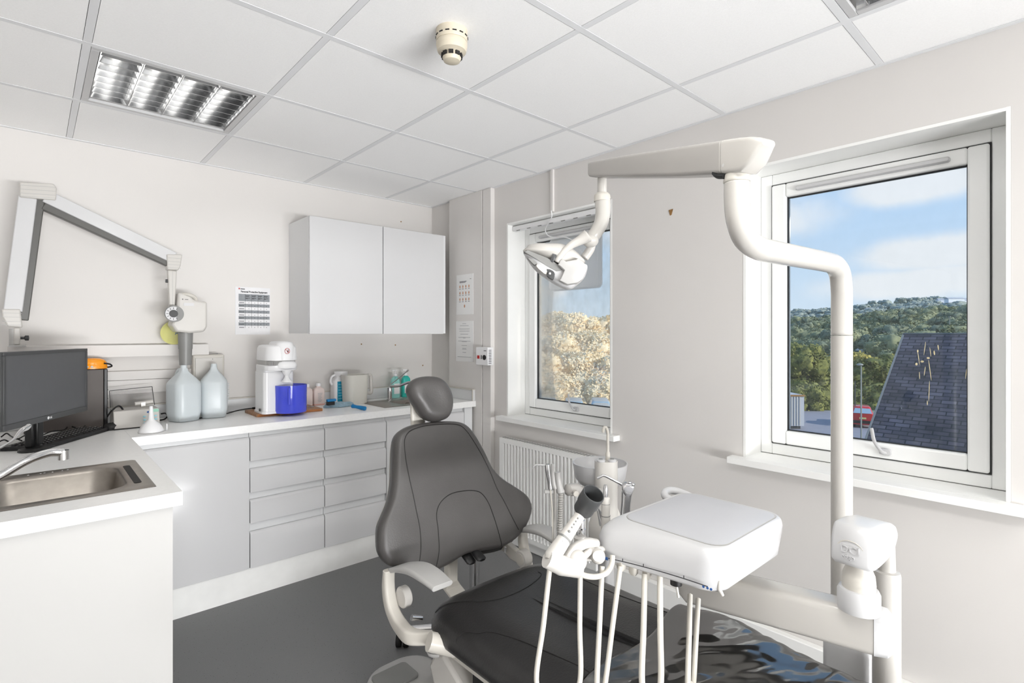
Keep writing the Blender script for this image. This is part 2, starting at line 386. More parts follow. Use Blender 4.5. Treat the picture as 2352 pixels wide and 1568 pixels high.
# crusts of bird lime on the glass are real splashes
# ------------------------------------------------------------ ceiling fittings
def louvre_light(i, j, label, lit=False):
    x0 = GX0+.6*i; y0 = GY0+.6*j; cx, cy = x0+.3, y0+.3
    t = thing('louvre_light', label, 'ceiling light', (cx, cy, ZC), group='recessed louvred ceiling lights')
    f = MB(); a = .287; b = .262
    for p in ((-a, a, -a, -b), (-a, a, b, a), (-a, -b, -b, b), (b, a, -b, b)): f.box(p[0], p[1], p[2], p[3], .001, .012)
    obj('frame', f, 'white', t, local=True, bevel=.002)
    h = MB(); h.box(-.285, .285, -.285, .285, .105, .11)
    for s_ in (-1, 1): h.box(s_*.285, s_*.28, -.285, .285, .012, .105); h.box(-.28, .28, s_*.285, s_*.28, .012, .105)
    obj('housing', h, 'white', t, local=True)
    lv = MB(); W = .26; n = 4; pw = 2*W/n
    for k in range(n+1):                                # parabolic trough walls
        c = -W+k*pw
        for s_ in (-1, 1):
            if (k == 0 and s_ < 0) or (k == n and s_ > 0): continue
            pts = [(c+s_*(.001+.030*(q/6)**2.0), .006+.064*(q/6)) for q in range(7)]
            for (xa, za), (xb, zb) in zip(pts, pts[1:]): lv.quad((xa, -W, za), (xb, -W, zb), (xb, W, zb), (xa, W, za))
    obj('trough_reflector', lv, 'alu', t, local=True)
    nb = 8
    for k in range(nb):
        y = -W+(k+.5)*(2*W/nb); bl = MB()
        for q in range(n):
            c = -W+(q+.5)*pw
            P = [(c-pw/2+.003, .006), (c+pw/2-.003, .006), (c+pw/2-.02, .05), (c-pw/2+.02, .05)]
            bl.loft([[(x, y-e, z) for x, z in P] for e in (.0015,)]+[[(x, y+.0015, z) for x, z in P]])
        obj('cross_blade', bl, 'alu', t, local=True)
    for k in range(n):
        c = -W+(k+.5)*pw
        obj('fluorescent_tube', MB().cyl((c, -.27, .08), (c, .27, .08), .013, n=14), 'tube', t, local=True)
        bp = MB()
        bp.loft([[(c+.05*math.cos(a_), y, .07+.03*math.sin(a_)) for a_ in [PI*q/8 for q in range(9)]] for y in (-W, W)], caps=False, closed=False)
        obj('tube_reflector', bp, 'alu', t, local=True)
    return t
M['tube'] = mat('fluorescent_tube', (236, 238, 238), .3, emit=(255, 252, 245), estr=TUBE)
louvre_light(0, -1, 'square mirror-louvred ceiling light near the back left, over the worktops')
louvre_light(2, -5, 'square mirror-louvred ceiling light cut off by the top right edge of the photo')
def lamp_panel(i, j):
    cx, cy = GX0+.6*i+.3, GY0+.6*j+.3
    t = louvre_light(i, j, 'square mirror-louvred ceiling light behind the viewpoint, out of frame')
for q, (i, j) in enumerate(((0, -5), (0, -7), (2, -7))):  # ceiling panels added out of view to brighten the room
    x0 = GX0+.6*i; y0 = GY0+.6*j
    t = thing('added_fill_panel', ['added unseen flat fill panel in the ceiling above the viewpoint', 'added unseen flat fill panel behind the viewpoint, nearer the left wall', 'added unseen flat fill panel behind the viewpoint, nearer the window wall'][q], 'ceiling light', (x0+.3, y0+.3, ZC))
    f = MB()
    for p in ((-.287, .287, -.287, -.27), (-.287, .287, .27, .287), (-.287, -.27, -.27, .27), (.27, .287, -.27, .27)): f.box(p[0], p[1], p[2], p[3], .001, .02)
    obj('frame', f, 'white', t, local=True)
    obj('diffuser', MB().box(-.27, .27, -.27, .27, .006, .012), 'panel', t, local=True)
# smoke detector
t = thing('smoke_detector', 'beige round smoke detector with dark vents hanging from the ceiling tiles', 'smoke detector', (1.03, 1.435, ZC+.002))
obj('base_ring', MB().lathe([(.052, 0), (.052, -.034), (.050, -.037)], mi=0), 'beige', t, local=True)
m = MB()
for k in range(14):
    a = 2*PI*k/14; m.box(-.0065, .0065, -.0015, .0025, -.026, -.0225, mx=Matrix.Rotation(a, 4, 'Z') @ Matrix.Translation((0, -.0522, 0)))
obj('slot', m, 'slot', t, local=True)
obj('head', MB().lathe([(.048, -.036), (.0515, -.042), (.0515, -.050), (.0495, -.062), (.047, -.07), (.034, -.075), (.030, -.078), (.030, -.088), (.031, -.09), (.027, -.101), (.02, -.104), (0.001, -.105)]), 'beige', t, local=True)
m = MB()
for k in range(9):
    m.box(-.0075, .0075, -.004, .006, -.0895, -.078, mx=Matrix.Rotation(2*PI*k/9, 4, 'Z') @ Matrix.Translation((0, -.031, 0)))
obj('vent', m, 'slot', t, local=True)
obj('indicator_lamp', MB().ell((.012, -.026, -.076), .0022, n=8, m=6), 'red', t, local=True)

# ------------------------------------------------------------ fitted cabinets
YD = 2.96                  # face of the doors on the back run
def front(name, x0, x1, z0, z1, parent, lip=True):
    """door / drawer front with a bevelled finger-pull along its top"""
    m = MB(); t = .019
    P = [(YD, z0), (YD+t, z0), (YD+t, z1-.001), (YD+t-.004, z1), (YD+.013, z1), (YD+.001, z1-.010), (YD, z1-.013)] if lip else [(YD, z0), (YD+t, z0), (YD+t, z1), (YD, z1)]
    m.loft([[(x, p[0], p[1]) for p in P] for x in (x0, x1)])
    return obj(name, m, 'cab', parent, bevel=.0012)
xs4 = [GY(574, 1000, YD).x, GY(746, 1000, YD).x, GY(888, 1000, YD).x]
xa, xb, xc = xs4
def carcass(t, x0, x1, recess):
    m = MB().box(x0+.001, x0+.018, YD+.021, YB-.01, .15, .858).box(x1-.018, x1-.001, YD+.021, YB-.01, .15, .858).box(x0+.018, x1-.018, YD+.03, YB-.01, .15, .168)
    m.box(x0+.018, x1-.018, YB-.02, YB-.01, .168, .858)
    obj('carcass', m, 'cabmat', t)
    r = MB()
    for z in recess: r.box(x0+.001, x1-.001, YD+.022, YD+.04, z-.035, z+.022)
    obj('finger_recess', r, 'cabmat', t)
t = thing('base_cabinet', 'plain white base cupboard with one wide door, left of the drawer units', 'cabinet', (.60, YD, .15), group='white base units on the back wall')
carcass(t, .335, xa, [.84]); front('door', .337, xa-.002, .15, .832, t)
RZ = [(.707, .832), (.543, .667), (.383, .505), (.15, .338)]
for k, (p, q, lab) in enumerate(((xa, xb, 'white drawer unit of four handleless drawers below the wooden board'), (xb, xc, 'white drawer unit of four handleless drawers just left of the treatment chair'))):
    t = thing('drawer_unit', lab, 'drawer unit', ((p+q)/2, YD, .15), group='white base units on the back wall')
    carcass(t, p, q, [.84, .685, .523, .358])
    for a, b in RZ: front('drawer', p+.002, q-.002, a, b, t)
t = thing('base_cabinet', 'white base cupboard under the round basin sink, mostly behind the treatment chair', 'cabinet', (2.0, YD, .15), group='white base units on the back wall')
carcass(t, xc, 2.30, [.84]); front('door', xc+.002, 2.03, .15, .832, t); front('door', 2.034, 2.23, .15, .832, t)
obj('filler_panel', MB().box(2.233, 2.30, YD, YD+.018, .0, .858), 'cabmat', t)
struct('trim_6', MB().box(.315, 2.23, 2.972, 2.99, .0, .148), 'plinth')     # plinth
# worktop of the back run, with a cut-out for the small sink
WT = .9
sx0, sx1, sy0, sy1 = 1.66, 2.20, 3.04, 3.40
t = thing('worktop', 'long white worktop along the back wall carrying the bottles and water distiller', 'worktop', (1.2, 3.2, .86))
m = MB(); m.box(.3335, sx0, 2.94, YB, .86, WT); m.box(sx1, 2.317, 2.94, YB, .86, WT); m.box(sx0, sx1, 2.94, sy0, .86, WT); m.box(sx0, sx1, sy1, YB, .86, WT)
obj('top', m, 'top', t)
m = MB().box(XL, XR-.022, YB-.02, YB-.0005, WT+.001, .975)
obj('upstand', m, 'cabmat', t, bevel=.002)
m = MB().box(XR-.022, XR-.0005, 3.266, YB-.0005, WT+.001, .975).box(2.296, 2.3175, 2.95, 3.266, WT+.001, .975)
obj('upstand', m, 'cabmat', t)
m = MB().box(2.290, 2.3175, 2.944, 3.27, .975, .981).box(2.290, 2.2965, 2.944, 2.951, WT+.001, .975).box(XL, XR-.02, YB-.022, YB-.0005, .975, .981)
obj('edge_trim', m, 'ivory2', t)
# left return with the long steel sink
LY = 1.835
bx0, bx1, by0, by1 = -.62, .284, 1.947, 2.412
t = thing('worktop', 'white worktop return at lower left carrying the monitor and long steel sink', 'worktop', (0, 2.4, .86))
m = MB(); m.box(XL, .333, LY, by0, .86, WT); m.box(XL, .333, by1, YB, .86, WT); m.box(XL, bx0, by0, by1, .86, WT); m.box(bx1, .333, by0, by1, .86, WT)
obj('top', m, 'top', t)
t = thing('end_cabinet', 'plain white cabinet end panel under the left worktop, nearest the viewer', 'cabinet', (0, 2.2, 0))
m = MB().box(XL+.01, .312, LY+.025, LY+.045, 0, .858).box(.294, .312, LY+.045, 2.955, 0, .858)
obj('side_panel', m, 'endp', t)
obj('back_panel', MB().box(XL+.01, .294, 2.94, 2.955, 0, .858), 'cabmat', t)
# wall cabinet
UX0, UX1, UY, UZ0, UZ1 = 1.244, 2.242, 3.2, 1.375, 2.088
t = thing('wall_cabinet', 'white gloss two-door wall cabinet hanging above the back worktop', 'wall cabinet', ((UX0+UX1)/2, YB, UZ0))
m = MB().box(UX0, UX0+.018, UY+.021, YB-.001, UZ0, UZ1).box(UX1-.018, UX1, UY+.004, YB-.001, UZ0, UZ1).box(UX0+.018, UX1-.018, UY+.021, YB-.001, UZ0, UZ0+.018).box(UX0+.018, UX1-.018, UY+.021, YB-.001, UZ1-.018, UZ1).box(UX0+.018, UX1-.018, YB-.02, YB-.001, UZ0+.018, UZ1-.018)
obj('body', m, 'cabmat', t)
for a, b in ((UX0, 1.733), (1.737, UX1-.02)):
    obj('door', MB().box(a+.001, b, UY, UY+.019, UZ0-.004, UZ1), 'cab', t, bevel=.0015)

# ------------------------------------------------------------ sinks and taps
def lever_tap(name, lab, base, spout, lever, r=.012, scale=1.):
    t = thing(name, lab, 'tap', base)
    b = Vector(base)
    obj('body', MB().lathe([(.026*scale, 0), (.026*scale, .006), (.021*scale, .01), (.020*scale, .07*scale), (.022*scale, .085*scale), (.02*scale, .11*scale), (.008, .118*scale)], b), 'chrome', t)
    sp = catmull(spout, 6); obj('spout', MB().tube(sp, r, 14), 'chrome', t)
    e = Vector(spout[-1]); obj('aerator', MB().cyl(e+Vector((0, 0, .006)), e-Vector((0, 0, .022*scale)), r*1.15, n=16), 'chrome', t)
    lv = catmull(lever, 6); n = len(lv)
    obj('lever', MB().tube(lv, [.006+(.010*max(0, (i/n-.6))/.4) for i in range(n)], 12, flat=.55), 'chrome', t)
    return t
def tray_sink(name, lab, x0, x1, y0, y1, bowl, depth, r, drain):
    t = thing(name, lab, 'sink', ((x0+x1)/2, (y0+y1)/2, WT))
    a0, a1, c0, c1 = bowl; z = WT+.0022
    m = MB(); n = 8
    outer = rrect(x0-.012, x1+.012, y0-.012, y1+.012, .012, n); lip = rrect(x0-.006, x1+.006, y0-.006, y1+.006, .010, n)
    rings = [[(p[0], p[1], WT+.0006) for p in outer], [(p[0], p[1], z+.001) for p in lip]]
    for ins, dz, rr_ in ((0, .001, r), (.004, -.002, r), (.008, -.012, r), (.018, -depth*.8, r*.9), (.035, -depth*.97, r*.8), (.08, -depth, r*.6)):
        rings.append([(p[0], p[1], z+dz) for p in rrect(a0+ins, a1-ins, c0+ins, c1-ins, rr_, n)])
    m.loft(rings, caps=False); bm = m.bm
    last = [v for v in bm.verts if abs(v.co.z-(z-depth)) < 1e-6]
    m._f(last[:])
    obj('basin', m, 'steel', t, smooth=50)
    obj('drain', MB().cyl((drain[0], drain[1], WT-depth+.002), (drain[0], drain[1], WT-depth+.008), .035, n=24), 'chrome', t)
    return t
t = tray_sink('long_sink', 'long stainless steel sink set in the left worktop', -.595, .272, 1.959, 2.40, (-.12, .222, 1.985, 2.345), .13, .07, (0, 2.16))
m = MB().rr(.236, .256, 2.02, 2.31, [(0, WT+.003), (0, WT+.0045)], .009)
obj('overflow_slot', m, 'slot', t)
m = MB(); 
for dx, dy in ((.02, 2.368), (.03, 2.372), (.05, 2.366), (.075, 2.37), (.09, 2.373), (-.01, 2.369)): m.ell((dx, dy, WT+.004), (.003, .003, .0015), n=8, m=4)
obj('water_drop', m, 'chrome', t, kind='stuff')
lever_tap('mixer_tap', 'chrome mixer tap with long lever and spout over the long sink', (-.17, 2.06, WT+.003),
          [(-.165, 2.06, .975), D(-60, 1125, 1.43), D(0, 1093, 1.48), D(60, 1058, 1.53), D(110, 1040, 1.58), D(146, 1038, 1.61)],
          [(-.17, 2.06, 1.018), D(-60, 1055, 1.44), D(0, 1028, 1.47), D(30, 1010, 1.50), D(48, 990, 1.53), D(60, 982, 1.56)])
t = tray_sink('inset_sink', 'small stainless steel inset sink behind the headrest', sx0+.012, sx1-.012, sy0+.012, sy1-.012, (sx0+.16, sx1-.04, sy0+.035, sy1-.09), .12, .06, (1.95, 3.2))
obj('overflow', MB().cyl((1.98, 3.32, .87), (1.98, 3.3, .87), .018, n=18), 'chrome', t)
sb = GZ(905, 921, WT)
lever_tap('mixer_tap', 'chrome elbow-lever tap behind the small back sink', (sb.x, 3.37, WT+.003),
          [(sb.x, 3.36, 1.0), (sb.x+.03, 3.30, 1.005), (sb.x+.07, 3.24, 1.03), (sb.x+.09, 3.20, 1.035)],
          [(sb.x, 3.37, 1.01), (sb.x+.03, 3.35, 1.035), (sb.x+.09, 3.32, 1.09), (sb.x+.11, 3.30, 1.115)], r=.009, scale=.8)

# ------------------------------------------------------------ wall rails behind the worktop
t = thing('wall_rail', 'white boxed rail across the back wall carrying the x-ray arm', 'rail', (.4, YB, 1.3))
p0 = GY(480, 790, YB-.06)
obj('rail_body', MB().box(GY(17, 790, YB-.06).x, p0.x, YB-.06, YB-.0005, GY(480, 815, YB-.06).z, p0.z), 'wall2', t, bevel=.002)
t = thing('cable_trunking', 'white two-band cable trunking under the x-ray rail', 'trunking', (.4, YB, 1.1))
z1 = GY(300, 852, YB-.03).z; z2 = GY(300, 872, YB-.03).z; z3 = GY(300, 904, YB-.03).z; xe = GY(470, 860, YB-.03).x
obj('lid', MB().box(XL, xe, YB-.03, YB-.0005, z2, z1).box(XL, xe, YB-.026, YB-.0005, z3, z2-.002), 'wall2', t, bevel=.001)

# ------------------------------------------------------------ x-ray unit
XY = 3.36
def PX(u, v, y=XY): return GY(u, v, y)
t = thing('dental_x_ray_unit', 'ivory folding-arm x-ray unit mounted at the left of the back wall', 'x-ray unit', (PX(40, 790, YB-.05).x, YB-.06, 1.31))
def slab(name, px, y, th, m_, parent, bev=.006, grooves=0):
    P = [GY(u, v, y) for u, v in px]
    m = MB().loft([[(p.x, yy, p.z) for p in P] for yy in (y-th/2, y+th/2)])
    o = obj(name, m, m_, parent, bevel=bev, seg=3); return o
b1 = slab('base_joint', [(4, 710), (47, 710), (52, 752), (18, 750), (6, 728)], XY, .07, 'ivory', t)
g = MB()
for v in (719, 728, 738, 746):
    a, b = PX(6, v), PX(50, v+1); g.box(a.x, b.x, XY-.0365, XY-.034, a.z-.001, a.z+.001)
obj('groove', g, 'lgrey', b1)
slab('mounting_neck', [(31, 752), (47, 752), (47, 792), (31, 792)], XY, .04, 'ivory', t)
m = MB().box(PX(20, 790).x, PX(60, 790).x, XY-.05, YB-.05, p0.z+.0005, p0.z+.008).cyl(PX(31, 793), PX(31, 755), .016, n=18)
obj('mounting_bracket', m, 'lgrey', t)
k = PX(54, 776); obj('locking_knob', MB().lathe([(.006, 0), (.006, .014), (.012, .018), (.012, .03), (.004, .032)], mx=Matrix.Translation(k-Vector((.012, .0, 0))) @ Matrix.Rotation(R90, 4, 'Y')), 'dgrey', t)
def beam(name, a, b, wd, th, m_, parent, y):
    A, B = GY(*a, y), GY(*b, y); dr = (B-A).normalized(); nn = Vector((dr.z, 0, -dr.x))*wd/2
    q = [A+nn, B+nn, B-nn, A-nn]
    return obj(name, MB().loft([[(p.x, yy, p.z) for p in q] for yy in (y-th/2, y+th/2)]), m_, parent, bevel=.004)
s1 = beam('lower_arm', (30, 715), (64, 455), .065, .055, 'white', t, XY)
beam('cable_cover', (50, 735), (88, 455), .048, .04, 'cover', s1, XY+.005)
s2 = beam('upper_arm', (105, 452), (398, 593), .062, .055, 'white', t, XY)
beam('cable_cover', (100, 472), (388, 604), .044, .04, 'cover', s2, XY+.003)
e1 = slab('elbow_cover', [(45, 421), (122, 425), (130, 435), (128, 463), (45, 456)], XY-.0, .075, 'ivory', t)
g = MB()
for v in (429, 438, 447, 454):
    a, b = PX(46, v), PX(127, v+5); g.loft([[(a.x, XY-.0385, a.z), (b.x, XY-.0385, b.z), (b.x, XY-.0385, b.z+.002), (a.x, XY-.0385, a.z+.002)], [(a.x, XY-.036, a.z), (b.x, XY-.036, b.z), (b.x, XY-.036, b.z+.002), (a.x, XY-.036, a.z+.002)]])
obj('groove', g, 'lgrey', e1)
e2 = slab('wrist_cover', [(380, 585), (416, 586), (412, 612), (407, 622), (382, 620)], XY, .07, 'ivory', t)
g = MB()
for v in (593, 601, 608, 615):
    a, b = PX(381, v), PX(412, v+1); g.box(a.x, b.x, XY-.0365, XY-.034, a.z-.001, a.z+.001)
obj('groove', g, 'lgrey', e2)
nk = slab('neck', [(384, 620), (405, 622), (401, 710), (388, 710)], XY, .035, 'ivory', t)
a, b = PX(395, 624), PX(394, 700); obj('centre_rib', MB().box(a.x-.001, a.x+.001, XY-.0185, XY-.017, b.z, a.z), 'lgrey', nk)
k = PX(380, 645); obj('stop_pin', MB().cyl(k, k+Vector((.012, 0, 0)), .009, n=12), 'dgrey', t)
hd = slab('tube_head', [(404, 672), (432, 678), (440, 690), (470, 694), (470, 752), (462, 762), (430, 765), (400, 762), (388, 745), (400, 725)], XY+.01, .13, 'ivory', t, bev=.012)
a = PX(425, 684, XY-.06); obj('handle', MB().tube(catmull([PX(412, 676, XY-.03), PX(430, 676, XY-.05), PX(446, 682, XY-.05), PX(452, 694, XY-.03)]), .012, 12, flat=.8), 'ivory2', hd)
obj('brand_plate', MB().box(PX(417, 0).x, PX(440, 0).x, XY-.0575, XY-.055, PX(0, 690).z, PX(0, 682).z), 'white', hd)
a = PX(419, 687, XY-.06); obj('maker_mark', MB().box(a.x, a.x+.004, XY-.0582, XY-.057, a.z-.002, a.z+.003).box(a.x+.012, a.x+.028, XY-.0582, XY-.057, a.z-.0012, a.z+.0012), 'ink', hd)
dc = PX(394, 721)
d_ = MB().cyl(dc+Vector((0, -.07, 0)), dc+Vector((.02, .02, 0)), .044, n=36)
dl = obj('angle_dial', d_, 'mgrey', t)
obj('dial_face', MB().cyl(dc+Vector((-.003, -.0725, 0)), dc+Vector((-.003, -.069, 0)), .037, n=36), 'white', dl)
obj('dial_centre', MB().cyl(dc+Vector((-.003, -.076, 0)), dc+Vector((-.003, -.07, 0)), .020, n=28), 'black', dl)
m = MB()
for k in range(12):
    m.box(-.0012, .0012, -.0012, .0, .024, .033, mx=Matrix.Translation(dc+Vector((-.003, -.0725, 0))) @ Matrix.Rotation(2*PI*k/12, 4, 'Y'))
obj('dial_mark', m, 'ink', dl)
cn = MB(); ct, cb = PX(426, 764), PX(426, 838)
cn.tube([ct, ct-(ct-cb)*.5, ct-(ct-cb)*.5, cb], [.036, .034, .032, .029], 32); obj('collimator_cone', cn, 'mgrey', t)
# generator box behind the bottles
t = thing('x_ray_control_box', 'beige upright x-ray control box behind the right water bottle', 'control box', (GY(480, 830, 3.48).x, 3.5, 1.0))
a, b = GY(443, 815, 3.475), GY(516, 815, 3.475)
obj('casing', MB().box(a.x, b.x, 3.475, YB-.0005, WT+.085, a.z), 'ivory2', t, bevel=.01, seg=3)
obj('front_panel', MB().box(a.x+.012, b.x-.012, 3.470, 3.474, WT+.1, a.z-.018), 'ivory', t, bevel=.002)
obj('indicator', MB().cyl((a.x+.1, 3.4705, a.z-.026), (a.x+.1, 3.468, a.z-.026), .002, n=8), 'ink', t)
ch = thing('spectacles', 'thin metal-framed item lying on top of the x-ray control box', 'spectacles', (a.x+.07, 3.51, a.z+.001))
m = MB().tube([(-.04, -.01, .003), (.03, -.015, .004), (.06, -.03, .003)], .003, 8).tube([(-.03, .01, .003), (.02, .005, .006), (.04, 0, .003)], .003, 8)
obj('frame', m, 'chrome', ch, local=True)
obj('lens', MB().ell((.0, -.003, .004), (.022, .014, .0025), n=14, m=6), 'dgrey', ch, local=True)
# yellow disc
c_ = GY(402, 768, 3.47)
yd = thing('yellow_dish', 'pale yellow round dish leaning behind the x-ray head, on the wall rail', 'dish', (c_.x, 3.51, p0.z))
obj('dish', MB().lathe([(.001, 0), (.055, .0), (.066, .006), (.068, .012), (.06, .01), (.054, .005), (.001, .004)], mx=Matrix.Translation((c_.x, 3.495, p0.z+.069)) @ Matrix.Rotation(math.radians(-78), 4, 'X') @ Matrix.Rotation(PI, 4, 'X')), 'yellow', yd)
text('lettering', 'AC', .03, (c_.x+.0, 3.477, p0.z+.055), BACK, 'btn2', yd)
# ------------------------------------------------------------ computer corner
ml, mr = D(6, 900, 1.906), D(199, 880, 2.443)
ml.z = mr.z = 0; ax = (mr-ml); mw = ax.length; ang = math.atan2(ax.y, ax.x)
mc = (ml+mr)/2
t = thing('computer_monitor', 'black flat computer monitor, switched off, standing in the left corner', 'monitor', (mc.x, mc.y, WT), ang)
mz0, mz1 = 1.018, 1.304
def fl(z): return z-WT
m = MB().box(-mw/2, mw/2, .004, .04, fl(mz0), fl(mz1))
m.box(-mw/2, mw/2, -.004, .004, fl(mz0), fl(mz0)+.022).box(-mw/2, mw/2, -.004, .004, fl(mz1)-.013, fl(mz1)).box(-mw/2, -mw/2+.013, -.004, .004, fl(mz0)+.022, fl(mz1)-.013).box(mw/2-.013, mw/2, -.004, .004, fl(mz0)+.022, fl(mz1)-.013)
obj('housing', m, 'dgrey', t, local=True, bevel=.0015)
obj('screen', MB().box(-mw/2+.013, mw/2-.013, .0, .004, fl(mz0)+.022, fl(mz1)-.013), 'screen', t, local=True)
m = MB().cyl((.012-.03, -.005, fl(mz0)+.011), (.012-.03, -.0045, fl(mz0)+.011), .006, n=20)
lg = obj('badge', m, 'whiteb', t, local=True)
text('lettering', 'LG', .012, (-.008, -.0048, fl(mz0)+.0065), BACK, 'whiteb', t, local=True)
m = MB().box(-.035, .035, .04, .07, .012, .22).box(-.02, .02, .03, .05, .012, .16)
obj('stand', m, 'black', t, local=True, bevel=.006)
obj('foot', MB().rr(-.08, .08, .0, .085, [(0, .001), (0, .008), (.006, .014)], .06), 'black', t, local=True)
# computer tower
a = GY(150, 848, 3.36); b = GY(245, 850, 3.36); zt = GY(238, 848, 3.36).z
t = thing('computer_tower', 'dark computer tower standing on its base behind the monitor', 'computer', ((a.x+b.x)/2-.03, 3.41, WT))
tx0 = -.03
obj('case', MB().box(tx0, b.x-.012, 3.36, 3.46, WT+.001, zt), mat('dark_brown_steel', (84, 78, 75), .55, var=.03), t, bevel=.003)
obj('front_bezel', MB().box(b.x-.0115, b.x+.004, 3.358, 3.462, WT+.001, zt+.002), 'black', t, bevel=.003)
m = MB()
for k in range(5): m.box(b.x+.0042, b.x+.0075, 3.37, 3.45, WT+.05+.045*k, WT+.054+.045*k)
obj('vent', m, 'mgrey', t)
t = thing('safety_goggles', 'orange safety goggles with a black strap resting on the computer tower', 'goggles', (.19, 3.41, zt))
c_ = GY(212, 846, 3.40)
m = MB().loft([[(c_.x-.055+.115*u/8, 3.37+.06*math.sin(PI*u/8)*.2, zt+.004+.050*math.sin(PI*w/10)*(1-abs(u/8-.45)**2.2*1.5)) for u in range(9)] for w in range(0, 6)], caps=False, closed=False)
m = MB().loft([[(c_.x+math.cos(2*PI*j/20)*.062*r_, 3.405+math.sin(2*PI*j/20)*.032*r_, zt+.003+h) for j in range(20)] for r_, h in ((1, 0), (1, .012), (.96, .03), (.8, .044), (.5, .052), (.1, .054))])
obj('lens', m, 'amber', t)
obj('strap', MB().tube(catmull([(c_.x+.045, 3.375, zt+.03), (c_.x+.07, 3.38, zt+.024), (c_.x+.078, 3.40, zt+.012), (c_.x+.06, 3.43, zt+.006)]), .004, 8), 'black', t)
m = MB()
for dx in (-.04, -.022, -.003): m.ell((c_.x+dx, 3.374, zt+.014), (.006, .003, .006), n=10, m=6)
obj('vent_button', m, 'ivory', t)
# keyboard
k0 = GZ(30, 1025, WT); k1 = GZ(100, 1034, WT); k2 = GZ(249, 990, WT); k3 = GZ(190, 975, WT)
ax = (k2-k1); kl = .44; ka = math.atan2(ax.y, ax.x)
kc = k1+Vector((math.cos(ka), math.sin(ka), 0))*kl/2+Vector((-math.sin(ka), math.cos(ka), 0))*.082
t = thing('keyboard', 'black keyboard lying on the worktop in front of the monitor', 'keyboard', (kc.x, kc.y, WT+.001), ka)
obj('tray', MB().loft([[(x, y, z) for x, y in rrect(-kl/2+i, kl/2-i, -.08+i, .08-i, .01)] for i, z in ((0, 0), (0, .012), (.003, .016))]), 'black', t, local=True)
kp = MB().rr(0, .0155, 0, .0155, [(0, 0), (.001, .004), (.003, .007)], .003, n=2)
key0 = obj('key', kp, 'black', t, local=True); first = True
cnt = 0
for r_ in range(5):
    for c in range(19):
        if cnt >= 95: break
        kx = -kl/2+.014+c*.0222; ky = -.062+r_*.0235
        if r_ == 0 and 3 < c < 9: continue
        o = key0 if first else key0.copy()
        if not first: C.objects.link(o); o.parent = t
        first = False; cnt += 1
        o.location = (kx, ky, .0155)
obj('key_legend', (lambda m: [m.box(-kl/2+.019+c*.0222, -kl/2+.023+c*.0222, -.054+r_*.0235, -.050+r_*.0235, .0226, .0229) for r_ in range(5) for c in range(19)] and m)(MB()), 'whiteb', t, local=True, kind='stuff')
# mouse
c_ = GZ(268, 985, WT)
t = thing('computer_mouse', 'black computer mouse lying between the keyboard and the scaler', 'mouse', (c_.x, c_.y, WT+.001), .3)
obj('shell', MB().loft([[(x*sx, y*sx, z) for x, y in rrect(-.055, .055, -.03, .03, .028)] for sx, z in ((1, 0), (1.02, .01), (.96, .022), (.75, .031), (.3, .035))]), 'black', t, local=True)
# cables
def cable(name, lab, pts, r, m_='black', cat='cable', group=None):
    P = [Vector(p) for p in pts]
    t = obj(name, MB().tube(catmull(P, 7), r, 8), m_); tag(t, lab, cat, group); return t
ztp = WT+.005
cable('power_cable', 'thick black cable arching from behind the keyboard to the scaler box', [GZ(205, 985, ztp), GZ(235, 970, ztp), D(255, 945, 2.62), D(272, 932, 2.66), D(283, 942, 2.68), D(290, 965, 2.66), GZ(300, 981, ztp), GZ(325, 978, ztp)], .0042)
cable('loose_cable', 'short looped black cable end beside the scaler and left water bottle', [GZ(366, 965, ztp), GZ(378, 962, ztp), D(385, 955, 2.9), D(380, 949, 2.92), D(370, 950, 2.92)], .004)
for lb, pts in (('tangled black cable lying left of the monitor stand', [(3, 1003), (15, 995), (26, 1002), (40, 1008), (58, 1000), (75, 1004)]), ('black cable curling under the monitor onto the keyboard', [(100, 998), (120, 990), (145, 988), (160, 978), (185, 985), (200, 972)]), ('thin black cable beneath the lower left corner of the monitor', [(-5, 1015), (10, 1010), (22, 1014), (34, 1006), (50, 1012)])):
    cable('loose_cable', lb, [GZ(u, v, WT+.012+.008*(q % 2)) for q, (u, v) in enumerate(pts)], .003)
# ultrasonic scaler
YS = 3.22; a = GY(262, 980, YS); b = GY(368, 975, YS)
sc = thing('scaler_console', 'ivory console with pale blue buttons and clear lid on the back worktop', 'console', ((a.x+b.x)/2, YS+.04, WT))
x0_, x1_ = a.x, b.x; zt_ = .988
P = [(YS, WT+.004), (YS+.18, WT+.004), (YS+.18, zt_), (YS+.035, zt_)]
bd = obj('case', MB().loft([[(x, p[0], p[1]) for p in P] for x in (x0_, x1_)]), 'ivory', sc, bevel=.004)
fn = Vector((0, -(zt_-WT-.004), .035)).normalized(); fu = Vector((0, .035, zt_-WT-.004)).normalized()
def fp(u, h, off=.0015): return Vector((x0_+(x1_-x0_)*u, YS, WT+.004))+fu*h+fn*off
def fbtn(name, u, h, rx, rz, m_, parent):
    c = fp(u, h); mxx = Matrix.Translation(c) @ Matrix(((1, 0, 0), (0, fn.y, fu.y), (0, fn.z, fu.z))).to_4x4()
    return obj(name, MB().ell((0, 0, 0), (rx, .002, rz), mx=mxx, n=16, m=8), m_, parent)
for c in range(3):
    for r_ in range(3): fbtn('button', .66+.115*c+(.02 if c == 2 else 0), .018+.017*r_, .0065, .0045, 'btn', sc)
fbtn('power_button', .76, .074, .008, .0055, 'btn2', sc)
o_ = MB(); q = [fp(.82, .072, .0008), fp(.99, .072, .0008), fp(.99, .088, .0008), fp(.82, .088, .0008)]; o_.quad(*q); obj('label_panel', o_, 'lcd', sc)
o_ = MB().box(x0_+.005, x1_-.005, YS+.19, YS+.194, zt_+.006, zt_+.088)
